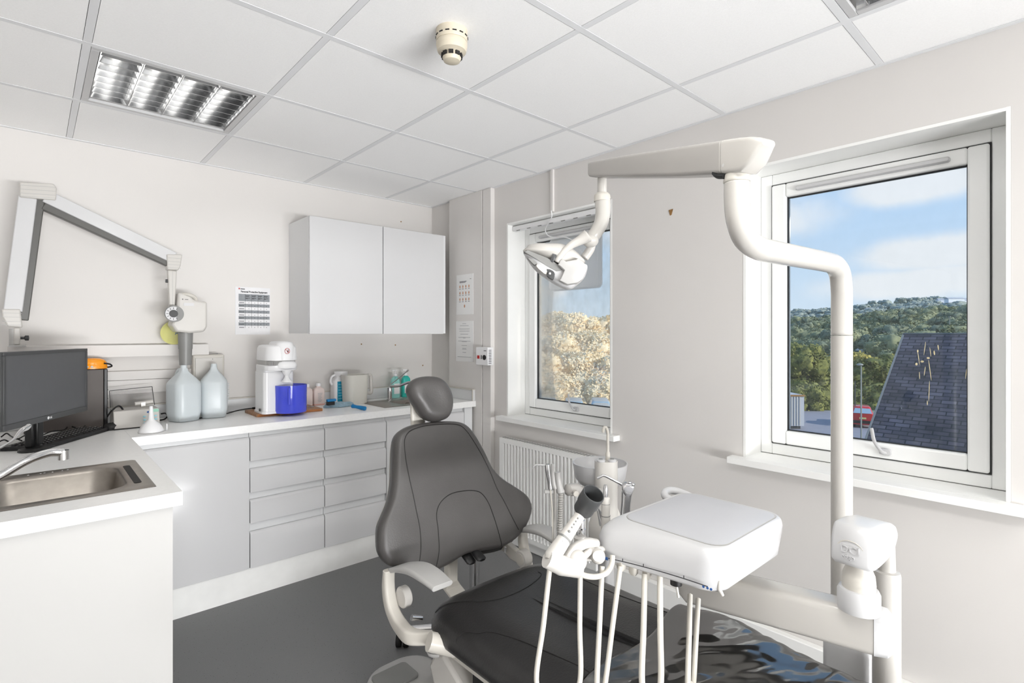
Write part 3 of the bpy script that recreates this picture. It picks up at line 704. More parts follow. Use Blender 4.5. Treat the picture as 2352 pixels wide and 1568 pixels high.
o_.quad((x0_+.004, YS+.05, zt_+.006), (x0_+.004, YS+.19, zt_+.006), (x0_+.004, YS+.19, zt_+.088), (x0_+.004, YS+.17, zt_+.088))
ld = obj('clear_lid', o_, 'clear', sc)
e = .0016
m = MB(); A, B, Cc, Dd = (x0_+.003, YS+.192, zt_+.003), (x0_-.001, YS+.192, zt_+.09), (x1_-.008, YS+.192, zt_+.10), (x1_+.003, YS+.192, zt_)
for p, q in ((A, B), (B, Cc), (Cc, Dd)): m.cyl(p, q, .0018, n=6)
obj('lid_edge', m, 'dgrey', ld)
m = MB().box((x0_*.3+x1_*.7)-.01, (x0_*.3+x1_*.7)+.012, YS+.12, YS+.14, zt_, zt_+.028).cyl((x0_*.3+x1_*.7-.035, YS+.13, zt_+.02), (x0_*.3+x1_*.7+.045, YS+.13, zt_+.026), .010, n=12)
obj('handpiece_rest', m, 'ivory', sc, bevel=.002)
obj('rear_edge', MB().box(x0_-.002, x1_+.002, YS-.002, YS+.185, WT+.0005, WT+.004), 'black', sc)
# funnel
c_ = GZ(347, 992, WT)
t = thing('funnel', 'white plastic funnel standing upside down in front of the scaler console', 'funnel', (c_.x, c_.y, WT))
obj('cone', MB().lathe([(.052, .001), (.053, .004), (.050, .012), (.044, .026), (.034, .040), (.020, .052), (.0125, .062), (.010, .085), (.007, .122), (.0065, .125)], (0, 0, 0)), 'whiteb', t, local=True)
obj('hanging_tab', MB().box(.05, .066, -.006, .006, .001, .004).box(.062, .066, -.005, .005, .003, .034), 'whiteb', t, local=True, bevel=.001)
# water containers
def container(u, y, lab, w=.093, rz=0):
    c_ = GY(u, 0, y)
    t = thing('water_bottle', lab, 'bottle', (c_.x, c_.y+.0, WT), rz, 'large translucent water containers on the back worktop')
    R = [(w*.80, .0), (w*.88, .004), (w, .045), (w*1.01, .06), (w*1.01, .195), (w*.96, .208), (w*.70, .232), (w*.42, .254), (w*.27, .270), (w*.23, .284)]
    m = MB().loft([[(x, y, z+.001) for x, y in rrect(-r, r, -r*.92, r*.92, r*.55, 6)] for r, z in R])
    obj('body', m, 'milk', t, local=True)
    m = MB().loft([[(x, y, z) for x, y in rrect(-r, r, -r*.92, r*.92, r*.5, 6)] for r, z in ((w*.78, .006), (w*.95, .05), (w*.96, .06), (w*.96, .188))])
    obj('water', m, 'water', t, local=True)
    m = MB().tube(catmull([(.012, .0, .276), (.045, 0, .272), (.068, 0, .245), (.066, 0, .205)]), .009, 10, flat=1.3)
    obj('handle', m, 'milk', t, local=True)
    obj('neck', MB().lathe([(w*.21, .282), (w*.21, .296), (w*.18, .302), (.001, .302)], (0, 0, 0)), 'milk', t, local=True)
    return t
t1 = container(422, 3.33, 'translucent water container, left of the pair on the back worktop', .074)
t1.rotation_euler[2] = 1.9
t2 = container(491, 3.37, 'translucent water container with ribbed grip, right of the pair on the back worktop', .074); t2.rotation_euler[2] = 1.35
m = MB()
for k in range(9): m.ell((-.01+.0, -.072, .09+.012*k), (.004, .006, .003), n=8, m=5)
obj('grip_rib', m, 'milk', t2, local=True)
# wooden board
P = [GZ(595, 966, WT), GZ(752, 950, WT), GZ(718, 930, WT), GZ(540, 939, WT)]
cc = sum(P, Vector())/4; ax = P[1]-P[0]; aa = math.atan2(ax.y, ax.x)
t = thing('wooden_board', 'worn wooden board lying under the water distiller', 'board', (cc.x, cc.y, WT+.0005), aa)
L_, W_ = ax.length/2, .125
m = MB().rr(-L_, L_, -W_, W_, [(0, 0), (0, .014), (.002, .016)], .012, n=4)
m2 = obj('plank', m, 'wood', t, local=True)
m = MB().box(-L_+.004, L_-.004, -W_-.001, -W_+.0015, .001, .0145)
obj('front_edge', m, 'woodedge', t, local=True)
cw = MB().tube(catmull([(L_-.09, .03, .018), (L_-.05, .0, .018), (L_-.02, -.03, .019), (L_-.045, -.045, .018)]), .0025, 6)
obj('wire_handle', cw, 'chrome', t, local=True)
# distiller
c_ = GZ(645, 951, WT+.017)
zb = WT+.0175
di = thing('water_distiller', 'white countertop water distiller standing on the wooden board', 'water distiller', (c_.x+.008, c_.y+.04, zb), 0); di.scale = (.86, .92, .945)
hx = Vector((c_.x, c_.y+.05, zb)); 
bt = D(690, 953, 2.84)
w2 = .105
m = MB().rr(-w2, w2*.98, -.0, .20, [(0, 0), (0, .012), (.006, .014), (.006, .25), (.010, .252), (.010, .262)], .03)
obj('column', m, 'whiteb', di, local=True)
m = MB().rr(-w2, w2, -.075, .20, [(.004, .262), (0, .268), (0, .29), (.004, .294)], .07, n=8)
obj('collar', m, 'whiteb', di, local=True)
m = MB()
for k in range(14):
    a = -w2+.012+k*.0065; m.box(a, a+.003, -.0745+.0, .1, .295, .318)
m.rr(-w2+.008, w2-.008, -.066, .19, [(0, .294), (0, .322)], .065, n=8)
obj('vent_grille', m, 'lgrey', di, local=True)
m = MB().rr(-w2+.002, w2+.0, -.078, .20, [(0, .322), (0, .328), (.004, .395), (.012, .408), (.03, .414)], .075, n=8)
hood = obj('hood', m, 'whiteb', di, local=True)
m = MB().rr(-.045, .078, -.085, .14, [(0, .3235), (.0, .40), (.008, .425), (.02, .434), (.04, .436)], .055, n=8)
obj('hood_dome', m, 'whiteb', di, local=True)
m = MB().rr(-.055, .095, -.095, .05, [(.03, .262), (.004, .275), (0, .29), (.006, .308), (.02, .318)], .06, n=8)
obj('spout_cover', m, 'whiteb', di, local=True)
m = MB().lathe([(.03, .262), (.026, .245), (.014, .232), (.0135, .222), (.02, .208), (.032, .198), (.034, .190), (.02, .186)], (.028, -.045, 0))
obj('spout', m, 'whiteb', di, local=True)
rg = MB()
ring = [(.016+.016*math.cos(2*PI*k/24), -.0868, .378+.016*math.sin(2*PI*k/24)) for k in range(25)]
rg.tube(ring, .0013, 6); rg.cyl((.005, -.0868, .389), (.027, -.0868, .367), .0013, n=6)
obj('warning_ring', rg, 'red', hood, local=True)
m = MB().ell((.022, -.0862, .384), (.003, .0012, .003), n=8, m=5).box(.016, .024, -.0872, -.086, .370, .380)
obj('warning_symbol', m, 'ink', hood, local=True)
ft = obj('switch', MB().box(-w2-.004, -w2+.002, .05, .07, .015, .03), 'dgrey', di, local=True)
# blue jug
c_ = GZ(667, 945, WT+.018)
t = thing('blue_jug', 'translucent royal blue round jug standing under the distiller spout', 'jug', (c_.x, c_.y, zb))
r = .090
m = MB().lathe([(r*.96, 0), (r, .006), (r, .09), (r*1.02, .158), (r*.985, .158), (r*.97, .09), (r*.965, .008), (.001, .006)], (0, 0, 0), n=48)
obj('body', m, 'bluejug', t, local=True)
m = MB().box(-.006, .006, -r-.032, -r-.012, .055, .150).box(-.006, .006, -r-.014, -r+.004, .14, .150).box(-.006, .006, -r-.014, -r+.004, .055, .065)
m.bm.transform(Matrix.Rotation(math.radians(-22), 4, 'Z'))
obj('handle', m, 'bluejug', t, local=True, bevel=.003)
obj('water', MB().lathe([(.001, .009), (r*.955, .009), (r*.96, .075), (.001, .075)], (0, 0, 0), n=40), mat('blue_tinted_water', (110, 124, 238), .1, alpha=.5), t, local=True)
t = thing('power_lead', 'black power lead with a moulded plug lying on the wooden board', 'power lead', GZ(525, 948, WT+.004))
pp = [GZ(458, 960, WT+.004), GZ(490, 956, WT+.004), GZ(525, 948, WT+.005), GZ(548, 942, WT+.022), GZ(565, 939, WT+.026), GZ(582, 937, WT+.026)]
obj('lead', MB().tube(catmull(pp), .0035, 8), 'black', t)
e = pp[-1]; d_ = (pp[-1]-pp[-2]).normalized()
obj('plug', MB().tube([e-d_*.005, e+d_*.02, e+d_*.022, e+d_*.05], [.006, .007, .012, .012], 10), 'black', t)
# small bottles
def bottle(name, u, v, lab, r, h, m_, group=None, sq=True, cap='whiteb', neck=.4, y=None):
    c_ = GZ(u, v, WT) if y is None else GY(u, 0, y)
    t = thing(name, lab, 'bottle', (c_.x, c_.y, WT+.0005), 0, group)
    R = [(r*.94, 0), (r, .004), (r, h*.66), (r*.85, h*.76), (r*neck, h*.82), (r*neck, h*.88)]
    m = MB().loft([[(x, y_, z) for x, y_ in rrect(-a, a, -a*.7, a*.7, a*(.3 if sq else .68), 5)] for a, z in R])
    obj('body', m, m_, t, local=True)
    obj('cap', MB().cyl((0, 0, h*.87), (0, 0, h), r*neck*1.15, n=18), cap, t, local=True)
    return t
t = bottle('medicine_bottle', 731, 925, 'small clear rectangular bottle with printed label, right of the distiller', .036, .145, 'pink', 'small clear bottles beside the distiller', y=3.46)
m = MB()
for k, wd_ in enumerate((.030, .026, .020, .024, .018, .026, .02)): m.box(-.004-wd_*.3, -.004+wd_*.7, -.0268, -.0254, .078-.009*k, .081-.009*k)
obj('printed_label', m, 'inkl', t, local=True)
m = MB().box(-.0363, .0363, -.0256, .0256, .003, .010); obj('pink_base', m, mat('rose_liquid', (214, 160, 146), .3), t, local=True)
t = bottle('medicine_bottle', 706, 925, 'small clear bottle half hidden behind the blue jug', .030, .145, 'pink', 'small clear bottles beside the distiller', y=3.46)
m = MB().box(-.0295, .0295, -.0205, .0205, .004, .010); obj('pink_base', m, 'skinp', t, local=True)
c_ = GZ(783, 922, WT)
t = bottle('disinfectant_bottle', 783, 921, 'large white bottle with a teal label behind the cream jug', .062, .215, 'whiteb', neck=.62, y=3.475)
obj('label', MB().box(-.044, .048, -.0452, -.0438, .015, .150), 'tealab', t, local=True)
m = MB()
for k in range(6): m.box(-.038, .02+.004*(k % 3), -.0458, -.0451, .128-.019*k, .131-.019*k)
obj('label_text', m, 'btn', t, local=True)
obj('handle', MB().tube(catmull([(-.03, 0, .195), (-.062, 0, .182), (-.073, 0, .150), (-.062, 0, .125)]), .008, 8), 'whiteb', t, local=True)
# cream jug
c_ = GY(818, 0, 3.36); 
t = thing('measuring_jug', 'tall cream translucent jug with its handle to the right, left of the small sink', 'jug', (c_.x, c_.y+.02, WT+.0005))
m = MB().loft([[(x, y_, z) for x, y_ in rrect(-a, a, -a*.85, a*.85, a*.6, 8)] for a, z in ((.070, 0), (.074, .004), (.084, .192), (.086, .196), (.081, .194), (.072, .01), (.03, .008))])
obj('body', m, 'milkjug', t, local=True)
m = MB().tube(catmull([(.078, 0, .178), (.104, 0, .186), (.117, 0, .176), (.12, 0, .12), (.122, 0, .072), (.108, 0, .062), (.078, 0, .07)]), .0095, 10, flat=1.4)
obj('handle', m, 'ivory', t, local=True)
# cloth and brushes
c_ = GZ(778, 934, WT)
t = thing('cleaning_cloth', 'crumpled blue-grey cleaning cloth lying in front of the cream jug', 'cloth', (c_.x, c_.y, WT))
bm = bmesh.new(); bmesh.ops.create_icosphere(bm, subdivisions=4, radius=1)
for v in bm.verts:
    p = v.co.copy(); n_ = noise.noise(p*1.6+Vector((3, 1, 2)))*.35+abs(noise.noise(p*4.2))*.35
    v.co = Vector((p.x*.088*(1+n_*.6), p.y*.034*(1+n_), max(0, p.z)*.032*(1+n_*1.3)+.001))
m = MB(); m.bm.free(); m.bm = bm; cl = obj('cloth', m, 'cloth', t, local=True); cl.rotation_euler[2] = -.15
def brush(lab, a, b, hr, r0, r1, m_='bluep'):
    t = thing('cleaning_brush', lab, 'brush', (a.x, a.y, a.z))
    A, B = Vector((0, 0, 0)), b-a; dn = B.normalized()
    L_ = B.length
    obj('grip', MB().tube([A, A+dn*.006, A+dn*L_*.3, A+dn*L_*.7, B-dn*.004, B], [r0*.6, r0, r1, r0, r0, r0*.5], 14), m_, t, local=True)
    return t
p1_, p2_ = GZ(808, 932, WT+.022), GZ(840, 938, WT+.012)
t = brush('blue plastic brush handle poking out of the right end of the cloth', p1_, p2_, 0, .013, .010)
q = (p2_-p1_)*.86; obj('hanging_hole', MB().cyl(q+Vector((0, -.0132, .004)), q+Vector((0, -.0105, .004)), .004, n=12), 'dgrey', t, local=True)
p1_, p2_ = GZ(752, 924, WT+.04), GZ(772, 922, WT+.036)
t = thing('scrubbing_brush', 'small blue and black scrubbing brush head lying on the cloth', 'brush', p1_)
obj('head', MB().box(-.004, .055, -.012, .014, .004, .020), 'bluep', t, local=True, bevel=.004)
obj('bristle', MB().box(-.006, .044, -.013, .012, -.018, .004), 'black', t, local=True, bevel=.003, kind='stuff')
# soap bottles
def soap(u, v, lab, m_, h, y):
    c_ = GY(u, 0, y); r = .034
    t = thing('soap_dispenser', lab, 'soap dispenser', (c_.x, y, WT+.0035), 0, 'pump soap bottles behind the small sink')
    m = MB().loft([[(x, y_, z) for x, y_ in rrect(-a, a, -a*.66, a*.66, a*.5, 5)] for a, z in ((r*.95, 0), (r, .004), (r, h*.62), (r*.9, h*.72), (r*.55, h*.80), (r*.36, h*.82), (r*.36, h*.84))])
    obj('bottle', m, m_, t, local=True)
    m = MB().cyl((0, 0, h*.83), (0, 0, h*.93), .014, n=16).cyl((0, 0, h*.93), (0, 0, h*1.04), .005, n=10).box(-.028, .012, -.006, .006, h*1.03, h*1.075)
    obj('pump', m, 'whiteb', t, local=True, bevel=.001)
    obj('label', MB().box(-.022, .022, -.0235, -.0222, .03, h*.55), 'paper', t, local=True)
    return t
soap(908, 910, 'pale teal pump soap bottle, left one behind the chrome tap', 'palet', .19, 3.46)
soap(932, 910, 'deep green-teal pump bottle, right one behind the chrome tap', 'tealg', .19, 3.46)

# ------------------------------------------------------------ notices, sockets, marks on the walls
NX0, NX1, NZ0, NZ1 = GY(540, 0, YB).x, GY(620, 0, YB).x, GY(0, 768, YB).z, GY(0, 660, YB).z
t0 = GY(580, 660, YB); NZ1 = t0.z; NZ0 = GY(580, 768, YB).z
t = thing('wall_notice', 'laminated grey-striped protective equipment chart left of the wall cabinet', 'notice', ((NX0+NX1)/2, YB, NZ0))
W_ = NX1-NX0; H_ = NZ1-NZ0
def npx(u, v): return NX0+W_*(u-190)/930.0, NZ1-H_*(v-215)/1225.0
obj('sleeve', MB().box(NX0, NX1, YB-.003, YB-.0008, NZ0, NZ1), mat('glossy_plastic_sleeve', (222, 222, 224), .12, coat=.5, bump=.5, bscale=18), t)
m = MB()
for a, b in ((395, 580), (650, 730), (812, 888), (968, 1046), (1126, 1210)):
    x, z = npx(275, a); x2, z2 = npx(1105, b); m.box(x, x2, YB-.0036, YB-.0031, z2, z)
obj('table_band', m, 'inkg', t)
m = MB()
for u in (445, 615, 785, 945):
    x, z = npx(u, 395); x2, z2 = npx(u+6, 1270); m.box(x, x2, YB-.0040, YB-.0037, z2, z)
for v in (612, 768, 930, 1088, 1250, 692, 850, 1004, 1168):
    for u, w_ in ((290, 130), (535, 16), (690, 18), (855, 18), (1010, 18)):
        x, z = npx(u, v); x2, z2 = npx(u+w_, v+14); m.box(x, x2, YB-.0040, YB-.0037, z2, z)
for u in (455, 625, 790, 950):
    for v, w_ in ((430, 110), (448, 90), (490, 115), (508, 60)):
        x, z = npx(u, v); x2, z2 = npx(u+w_, v+12); m.box(x, x2, YB-.0040, YB-.0037, z2, z)
obj('table_text', m, 'ink', t)
x, z = npx(335, 360); tx = text('heading', 'Personal Protective Equipment', .0155, (x, YB-.0033, z+.001), BACK, 'ink', t, xs=.80, off=.0006)
x, z = npx(275, 280); x2, z2 = npx(310, 245); obj('emblem', MB().box(x, x2, YB-.0038, YB-.0031, z, z2), 'red', t)
x, z = npx(325, 278); x2, z2 = npx(440, 258); obj('emblem_text', MB().box(x, x2, YB-.0038, YB-.0031, z, z2), 'ink', t)
# two papers on the pillar
PXX = 2.318
def paper(u0, u1, v0, v1, name, lab):
    a = GX(u0, v0, PXX); b = GX(u1, v1, PXX); zc0 = GX((u0+u1)/2, v1, PXX).z; zc1 = GX((u0+u1)/2, v0, PXX).z
    t = thing(name, lab, 'notice', (PXX, (a.y+b.y)/2, zc0))
    obj('sheet', MB().box(PXX-.0025, PXX-.0006, b.y, a.y, zc0, zc1), 'paper', t)
    return t, a.y, b.y, zc0, zc1
t, ya, yb, za, zb_ = paper(1049, 1087, 630, 722, 'hand_washing_chart', 'white hand-washing chart with small hand pictures, upper sheet on the pillar')
WW, HH = ya-yb, zb_-za
m = MB(); m2 = MB()
for r_ in range(3):
    for c in range(4):
        y = ya-WW*(.22+.18*c); z = zb_-HH*(.30+.16*r_)
        m.ell((PXX-.0028, y, z), (.0006, .007, .011), n=8, m=6); m2.box(PXX-.0032, PXX-.0026, y-.009, y+.009, z-.020, z-.014)
m.ell((PXX-.0028, ya-WW*.5, zb_-HH*.79), (.0006, .008, .012), n=8, m=6)
obj('picture', m, 'skinp', t); obj('caption', m2, 'inkl', t)
m = MB()
for z, l in ((.165, .42), (.19, .36)): m.box(PXX-.0032, PXX-.0026, ya-WW*(.2+l), ya-WW*.2, zb_-HH*z-.004, zb_-HH*z)
m.box(PXX-.0032, PXX-.0026, ya-WW*.9, ya-WW*.82, zb_-HH*.13, zb_-HH*.12)
obj('heading', m, 'ink', t)
t, ya, yb, za, zb_ = paper(1048, 1087, 737, 830, 'procedure_notice', 'plain white typed notice, lower sheet on the pillar')
m = MB(); WW, HH = ya-yb, zb_-za
for z, l in ((.06, .22), (.11, .5), (.19, .62), (.245, .6), (.32, .45), (.40, .7), (.415, .15), (.49, .72), (.505, .3), (.60, .3), (.67, .22), (.69, .25), (.77, .2), (.88, .8)):
    m.box(PXX-.0032, PXX-.0026, ya-WW*(.5+l/2), ya-WW*(.5-l/2), zb_-HH*z-.003, zb_-HH*z)
obj('typed_text', m, 'inkl', t)
# trunking down the window wall and switch box
t = thing('cable_trunking', 'white vertical trunking pair running down the window wall beside the pillar', 'trunking', (XR, 2.83, .0))
ya = GX(1103, 600, 2.335).y; yb_ = GX(1109, 600, 2.335).y
obj('wide_trunk', MB().box(2.32, XR, 2.78, 2.868, 0.0, ZC-.001), 'wall2', t, bevel=.002)
yc = GX(1119, 600, 2.34).y
obj('narrow_trunk', MB().box(2.336, XR, yc-.012, yc+.012, 1.28, ZC-.001), 'wall2', t)
a = GX(1091, 797, 2.26); b = GX(1118, 838, 2.26)
t = thing('switch_box', 'white surface switch box with red rocker and black socket on the trunking', 'switch', (2.32, (a.y+b.y)/2, 1.22))
z0_, z1_ = 1.15, 1.26; z1_ = GX(1105, 797, 2.27).z; z0_ = GX(1105, 838, 2.27).z
obj('box', MB().box(2.268, 2.3195, b.y+.0, a.y, z0_, z1_), 'whiteb', t, bevel=.003)
zc = (z0_+z1_)/2; L2 = a.y-b.y
obj('rocker', MB().box(2.264, 2.2678, a.y-L2*.32, a.y-L2*.14, zc-.018, zc+.004), 'red', t, bevel=.001)
m = MB().cyl((2.2678, a.y-L2*.74, zc-.008), (2.263, a.y-L2*.74, zc-.008), .017, n=20)
obj('socket', m, 'black', t)
m = MB().box(2.2665, 2.2678, a.y-L2*.50, a.y-L2*.44, zc-.02, zc+.006).box(2.2665, 2.2678, a.y-L2*.88, a.y-L2*.68, zc+.035, zc+.039)
for k in range(9): m.box(2.276+.0, 2.30, b.y-.0012, b.y-.0002, z0_+.012+.011*k, z0_+.016+.011*k)
obj('marking', m, 'ink', t)
# ceiling cord trunk over window one, blind rail, fan
yk = GX(1268, 440, 2.345).y
t = thing('cord_trunking', 'narrow white trunking dropping from the ceiling to the fan cord above the window', 'trunking', (XR, yk, 2.12))
obj('trunk', MB().box(2.341, XR, yk-.009, yk+.009, 2.115, ZC-.001), 'wall2', t)
fc = GX(1318, 602, 2.492)
fy0, fy1 = GX(1375, 600, 2.492).y, GX(1261, 600, 2.492).y; fz0, fz1 = GX(1318, 663, 2.492).z, GX(1318, 541, 2.492).z
t = thing('window_fan', 'square white extractor fan cover fixed in the left window pane', 'fan', (WD, (fy0+fy1)/2, (fz0+fz1)/2))
ry = (fy1-fy0)/2; rz_ = (fz1-fz0)/2
mxf = Matrix.Translation((WD+.012, (fy0+fy1)/2, (fz0+fz1)/2)) @ Matrix(((0, 0, -1, 0), (1, 0, 0, 0), (0, 1, 0, 0), (0, 0, 0, 1)))
obj('cover', MB().rr(-ry, ry, -rz_, rz_, [(0, 0), (0, .03), (.006, .038), (.03, .042)], .03, mx=mxf), 'fan', t)
obj('grille', MB().lathe([(rz_*.62, .042), (rz_*.64, .046), (rz_*.60, .052), (.01, .056)], mx=mxf), 'fan', t)
obj('outer_flange', MB().rr(-ry-.004, ry+.004, -rz_-.004, rz_+.004, [(0, -.002), (0, .003)], .03, mx=mxf), 'fan', t)
m = MB()
for a_ in ((.8, .35), (.8, -.6), (-.8, .6)): m.ell((a_[0]*ry*.95, a_[1]*rz_, .042), (.006, .006, .003), mx=mxf, n=10, m=5)
obj('screw', m, 'mgrey', t)
cable('fan_cord', 'white cord looping from the trunking to the window fan', [(2.338, yk, 2.12), (2.35, yk+.01, 2.08), GX(1253, 525, 2.42), GX(1258, 540, 2.44), GX(1275, 545, 2.45), GX(1300, 545, 2.46), GX(1330, 560, 2.475)], .0035, 'whiteb', 'cord')
t = thing('blind_rail', 'white blind headrail across the top of the left window recess', 'blind rail', (2.42, 2.2, 2.09))
obj('rail', MB().box(2.39, 2.43, W1[0]+.015, W1[1]-.015, 2.058, 2.092), 'whiteb', t, bevel=.006, seg=3)
m = MB()
for k in range(8): m.box(2.386, 2.392, W1[1]-.06-.1*k-.03, W1[1]-.06-.1*k, 2.056, 2.060)
obj('carrier', m, 'mgrey', t)
# plugs / old screw holes
for lab, p, nrm in (('brown filled screw hole high on the wall between the windows', GX(1541, 487, XR), 'x'), ('small brown plug under the wall cabinet, left of the pair', GY(830, 790, YB), 'y'), ('small brown plug under the wall cabinet, right of the pair', GY(908, 792, YB), 'y'), ('small dark plug on the back wall near the corner, above the sink', GY(971, 839, YB), 'y'), ('tiny hole in the wall above the wall cabinet', GY(921, 509, YB), 'y')):
    r = .014 if nrm == 'x' else .0055
    m = MB()
    if nrm == 'x': m.loft([[(XR+dx, p.y+a, p.z+b) for a, b in ((-r*.9, r), (r*.8, r*.8), (r*.3, -r*1.2), (-r*.3, -r))] for dx in (-.0005, -.002)])
    else: m.ell((p.x, YB-.001, p.z), (r, .002, r*.9), n=9, m=6)
    tag(obj('wall_plug', m, 'rust'), lab, 'wall plug', 'old plugs and filled holes in the walls')
# pipe along the foot of the window wall
# radiator
RX = 2.28; ry0, ry1 = 1.84, 2.638; rz0, rz1 = .075, .69
t = thing('radiator', 'white ribbed panel radiator below the left window', 'radiator', (2.31, 2.24, .0))
m = MB(); n = 26; rings = []
prof = []
pitch = (ry1-ry0-.05)/n
pts = [(ry0, RX)]
for k in range(n):
    y = ry0+.025+k*pitch
    pts += [(y+pitch*.10, RX), (y+pitch*.25, RX+.014), (y+pitch*.55, RX+.014), (y+pitch*.70, RX)]
pts.append((ry1, RX))
zs = [(rz0, 0), (rz0+.03, 0), (rz0+.045, 1), (rz1-.045, 1), (rz1-.03, 0), (rz1, 0)]
m.loft([[(RX+(x-RX)*f_, y, z) for y, x in pts] for z, f_ in zs], caps=False, closed=False)
obj('front_panel', m, 'reveal', t)
m = MB().box(RX, 2.335, ry1-.0, ry1+.004, rz0, rz1).box(RX, 2.335, ry0-.004, ry0, rz0, rz1)
obj('side_panel', m, 'reveal', t)
m = MB(); k = ry0
m.box(RX+.002, 2.335, ry0, ry1, rz1-.004, rz1)
obj('top_grille', m, 'reveal', t)
m = MB()
for k in range(34): m.box(RX+.014, RX+.045, ry0+.02+k*.023, ry0+.034+k*.023, rz1-.0005, rz1+.0008)
obj('grille_slot', m, 'mgrey', t)
m = MB().box(2.335, XR-.0005, ry0+.1, ry0+.13, rz0+.1, rz1-.1).box(2.335, XR-.0005, ry1-.13, ry1-.1, rz0+.1, rz1-.1).box(RX+.03, 2.334, ry0+.01, ry1-.01, rz0+.02, rz1-.02)
obj('bracket', m, 'lgrey', t)
obj('bleed_valve', MB().cyl((RX+.025, ry0-.004, rz1-.03), (RX+.025, ry0-.016, rz1-.03), .011, n=14), 'brass', t)
m = MB().cyl((RX+.03, ry0-.002, .12), (RX+.03, ry0-.05, .12), .012, n=14).cyl((RX+.03, ry0-.05, .09), (RX+.03, ry0-.05, .16), .016, n=14).cyl((RX+.03, ry0-.05, .16), (RX+.03, ry0-.05, .185), .012, n=14)
obj('valve', m, 'brass', t)
obj('supply_pipe', MB().cyl((RX+.03, ry0-.05, .0), (RX+.03, ry0-.05, .09), .0075, n=12), 'ivory2', t)
# ------------------------------------------------------------ treatment chair
def PL(u, v, P, N):
    r = _ray(u, v); return O+r*((Vector(P)-O).dot(N)/r.dot(N))
def pillow(P, nrm, tf, tb, k=6, prof=None, cen=None, closed_cat=True, mb=None, cf=0.):
    """cushion solid from an outline lying in a plane; tf/tb are the front/back bulge depths"""
    P = catmull(P, k, True) if closed_cat else [Vector(p) for p in P]
    c = Vector(cen) if cen else sum(P, Vector())/len(P)
    n = Vector(nrm).normalized(); rings = []
    prof = prof or [(.0, -1.), (.5, -1), (.8, -.97), (.93, -.8), (.985, -.45), (1, 0), (.985, .45), (.95, .75), (.9, .9), (.82, .97), (.6, 1.0+cf), (.3, 1+cf*1.6), (0., 1.+cf*1.8)]
    for s, o in prof:
        s = max(s, .002); off = o*(tf if o > 0 else tb)
        rings.append([c+(p-c)*s+n*off for p in P])
    return (mb or MB()).loft(rings)
ch = thing('dental_chair', 'charcoal padded dental treatment chair with grey armrests in the middle of the room', 'dental chair', (1.2, 1.0, 0))
tb = math.radians(14)
BN = Vector((0, -math.cos(tb), math.sin(tb)*-1)); BN = Vector((0, -math.cos(tb), math.sin(tb)))
BP = (0, 1.575, .56)
def B_(u, v, o=0.): return PL(u, v, BP, BN)+BN*o
bo = [(866, 1235), (869, 1268), (884, 1292), (905, 1302), (945, 1303), (985, 1312), (1020, 1299), (1062, 1274), (1100, 1265), (1145, 1257), (1180, 1237), (1205, 1205), (1217, 1168), (1207, 1140), (1180, 1119), (1150, 1100), (1126, 1075), (1106, 1035), (1088, 1003), (1070, 979), (1050, 969), (1015, 967), (980, 970), (945, 976), (920, 987), (906, 1004), (902, 1030), (901, 1070), (899, 1110), (892, 1150), (878, 1185), (868, 1210)]
BC = B_(1030, 1140)
back = obj('backrest', pillow([B_(*p) for p in bo], BN, .030, .045, 3, cen=BC, cf=-.25,
      prof=[(.0, -1.), (.5, -1), (.85, -.97), (.95, -.8), (.988, -.45), (1, 0), (.995, .4), (.98, .72), (.955, .93), (.92, 1.), (.75, 1.0), (.5, .97), (.25, .93), (0., .9)]), 'leather', ch, smooth=180)
bdg = bpy.context.evaluated_depsgraph_get()
def hug(o, pts, dirv, lift=.0, k=8, close=False):
    """lay a curve on a part's surface by casting from the viewer side of its own plane"""
    wl = wloc(o); out = []
    for p in catmull(pts, k, close):
        a = p-wl+dirv*.3
        ok, loc, nr, _ = o.ray_cast(a, -dirv)
        out.append((loc if ok else p-wl)+wl+dirv*lift)
    return out
bpy.context.view_layer.update()
def zz(q, sc=3.136, ox=840, oy=840): return [(x/sc+ox, y/sc+oy) for x, y in q]
def seam(o, parent, pts, nrm, r=.0017):
    P = hug(o, pts, nrm, 0.0002); return obj('seam', MB().tube(P, r, 6), 'seam', parent)
seam(back, back, [B_(*p) for p in zz([(350, 1432), (364, 1320), (360, 1180), (335, 1050), (310, 930), (285, 820), (262, 700), (250, 600), (252, 530), (285, 480), (350, 450), (440, 432), (560, 425), (640, 432), (690, 470), (740, 540), (800, 640), (860, 760), (910, 880), (965, 980), (1020, 1090), (1066, 1178)])], BN)
seam(back, back, [B_(*p) for p in zz([(470, 1465), (495, 1330), (490, 1180), (480, 1070), (505, 990), (570, 930), (650, 905), (740, 899), (800, 918), (850, 985), (890, 1090), (920, 1190), (948, 1296)])], BN)
# headrest
HP = (0, 1.66, .9); tbh = math.radians(10); HN = Vector((0, -math.cos(tbh), math.sin(tbh)))
def H_(u, v, o=0.): return PL(u, v, HP, HN)+HN*o
ho = [(985, 864), (1010, 870), (1027, 890), (1035, 915), (1034, 942), (1024, 960), (1005, 968), (985, 968), (968, 958), (955, 938), (941, 917), (934, 897), (939, 880), (956, 868)]
hr = obj('headrest', pillow([H_(*p) for p in ho], HN, .045, .04, 4, cf=-.2, prof=[(.0, -1.), (.5, -.95), (.8, -.75), (.95, -.4), (1, 0), (.975, .35), (.9, .65), (.75, .88), (.55, .93), (.35, .85), (.15, .80), (0., .79)]), 'leather', ch, smooth=180)
m = MB(); a, b = H_(975, 945)-HN*.05, B_(985, 1000)-BN*.05
m.loft([[(x+a.x, y+yy, z) for x, y in rrect(-.03, .03, -.008, .008, .006, 3)] for yy, z in ((a.y, a.z+.05), (b.y, b.z-.1))])
obj('headrest_bar', m, 'ivory2', ch)
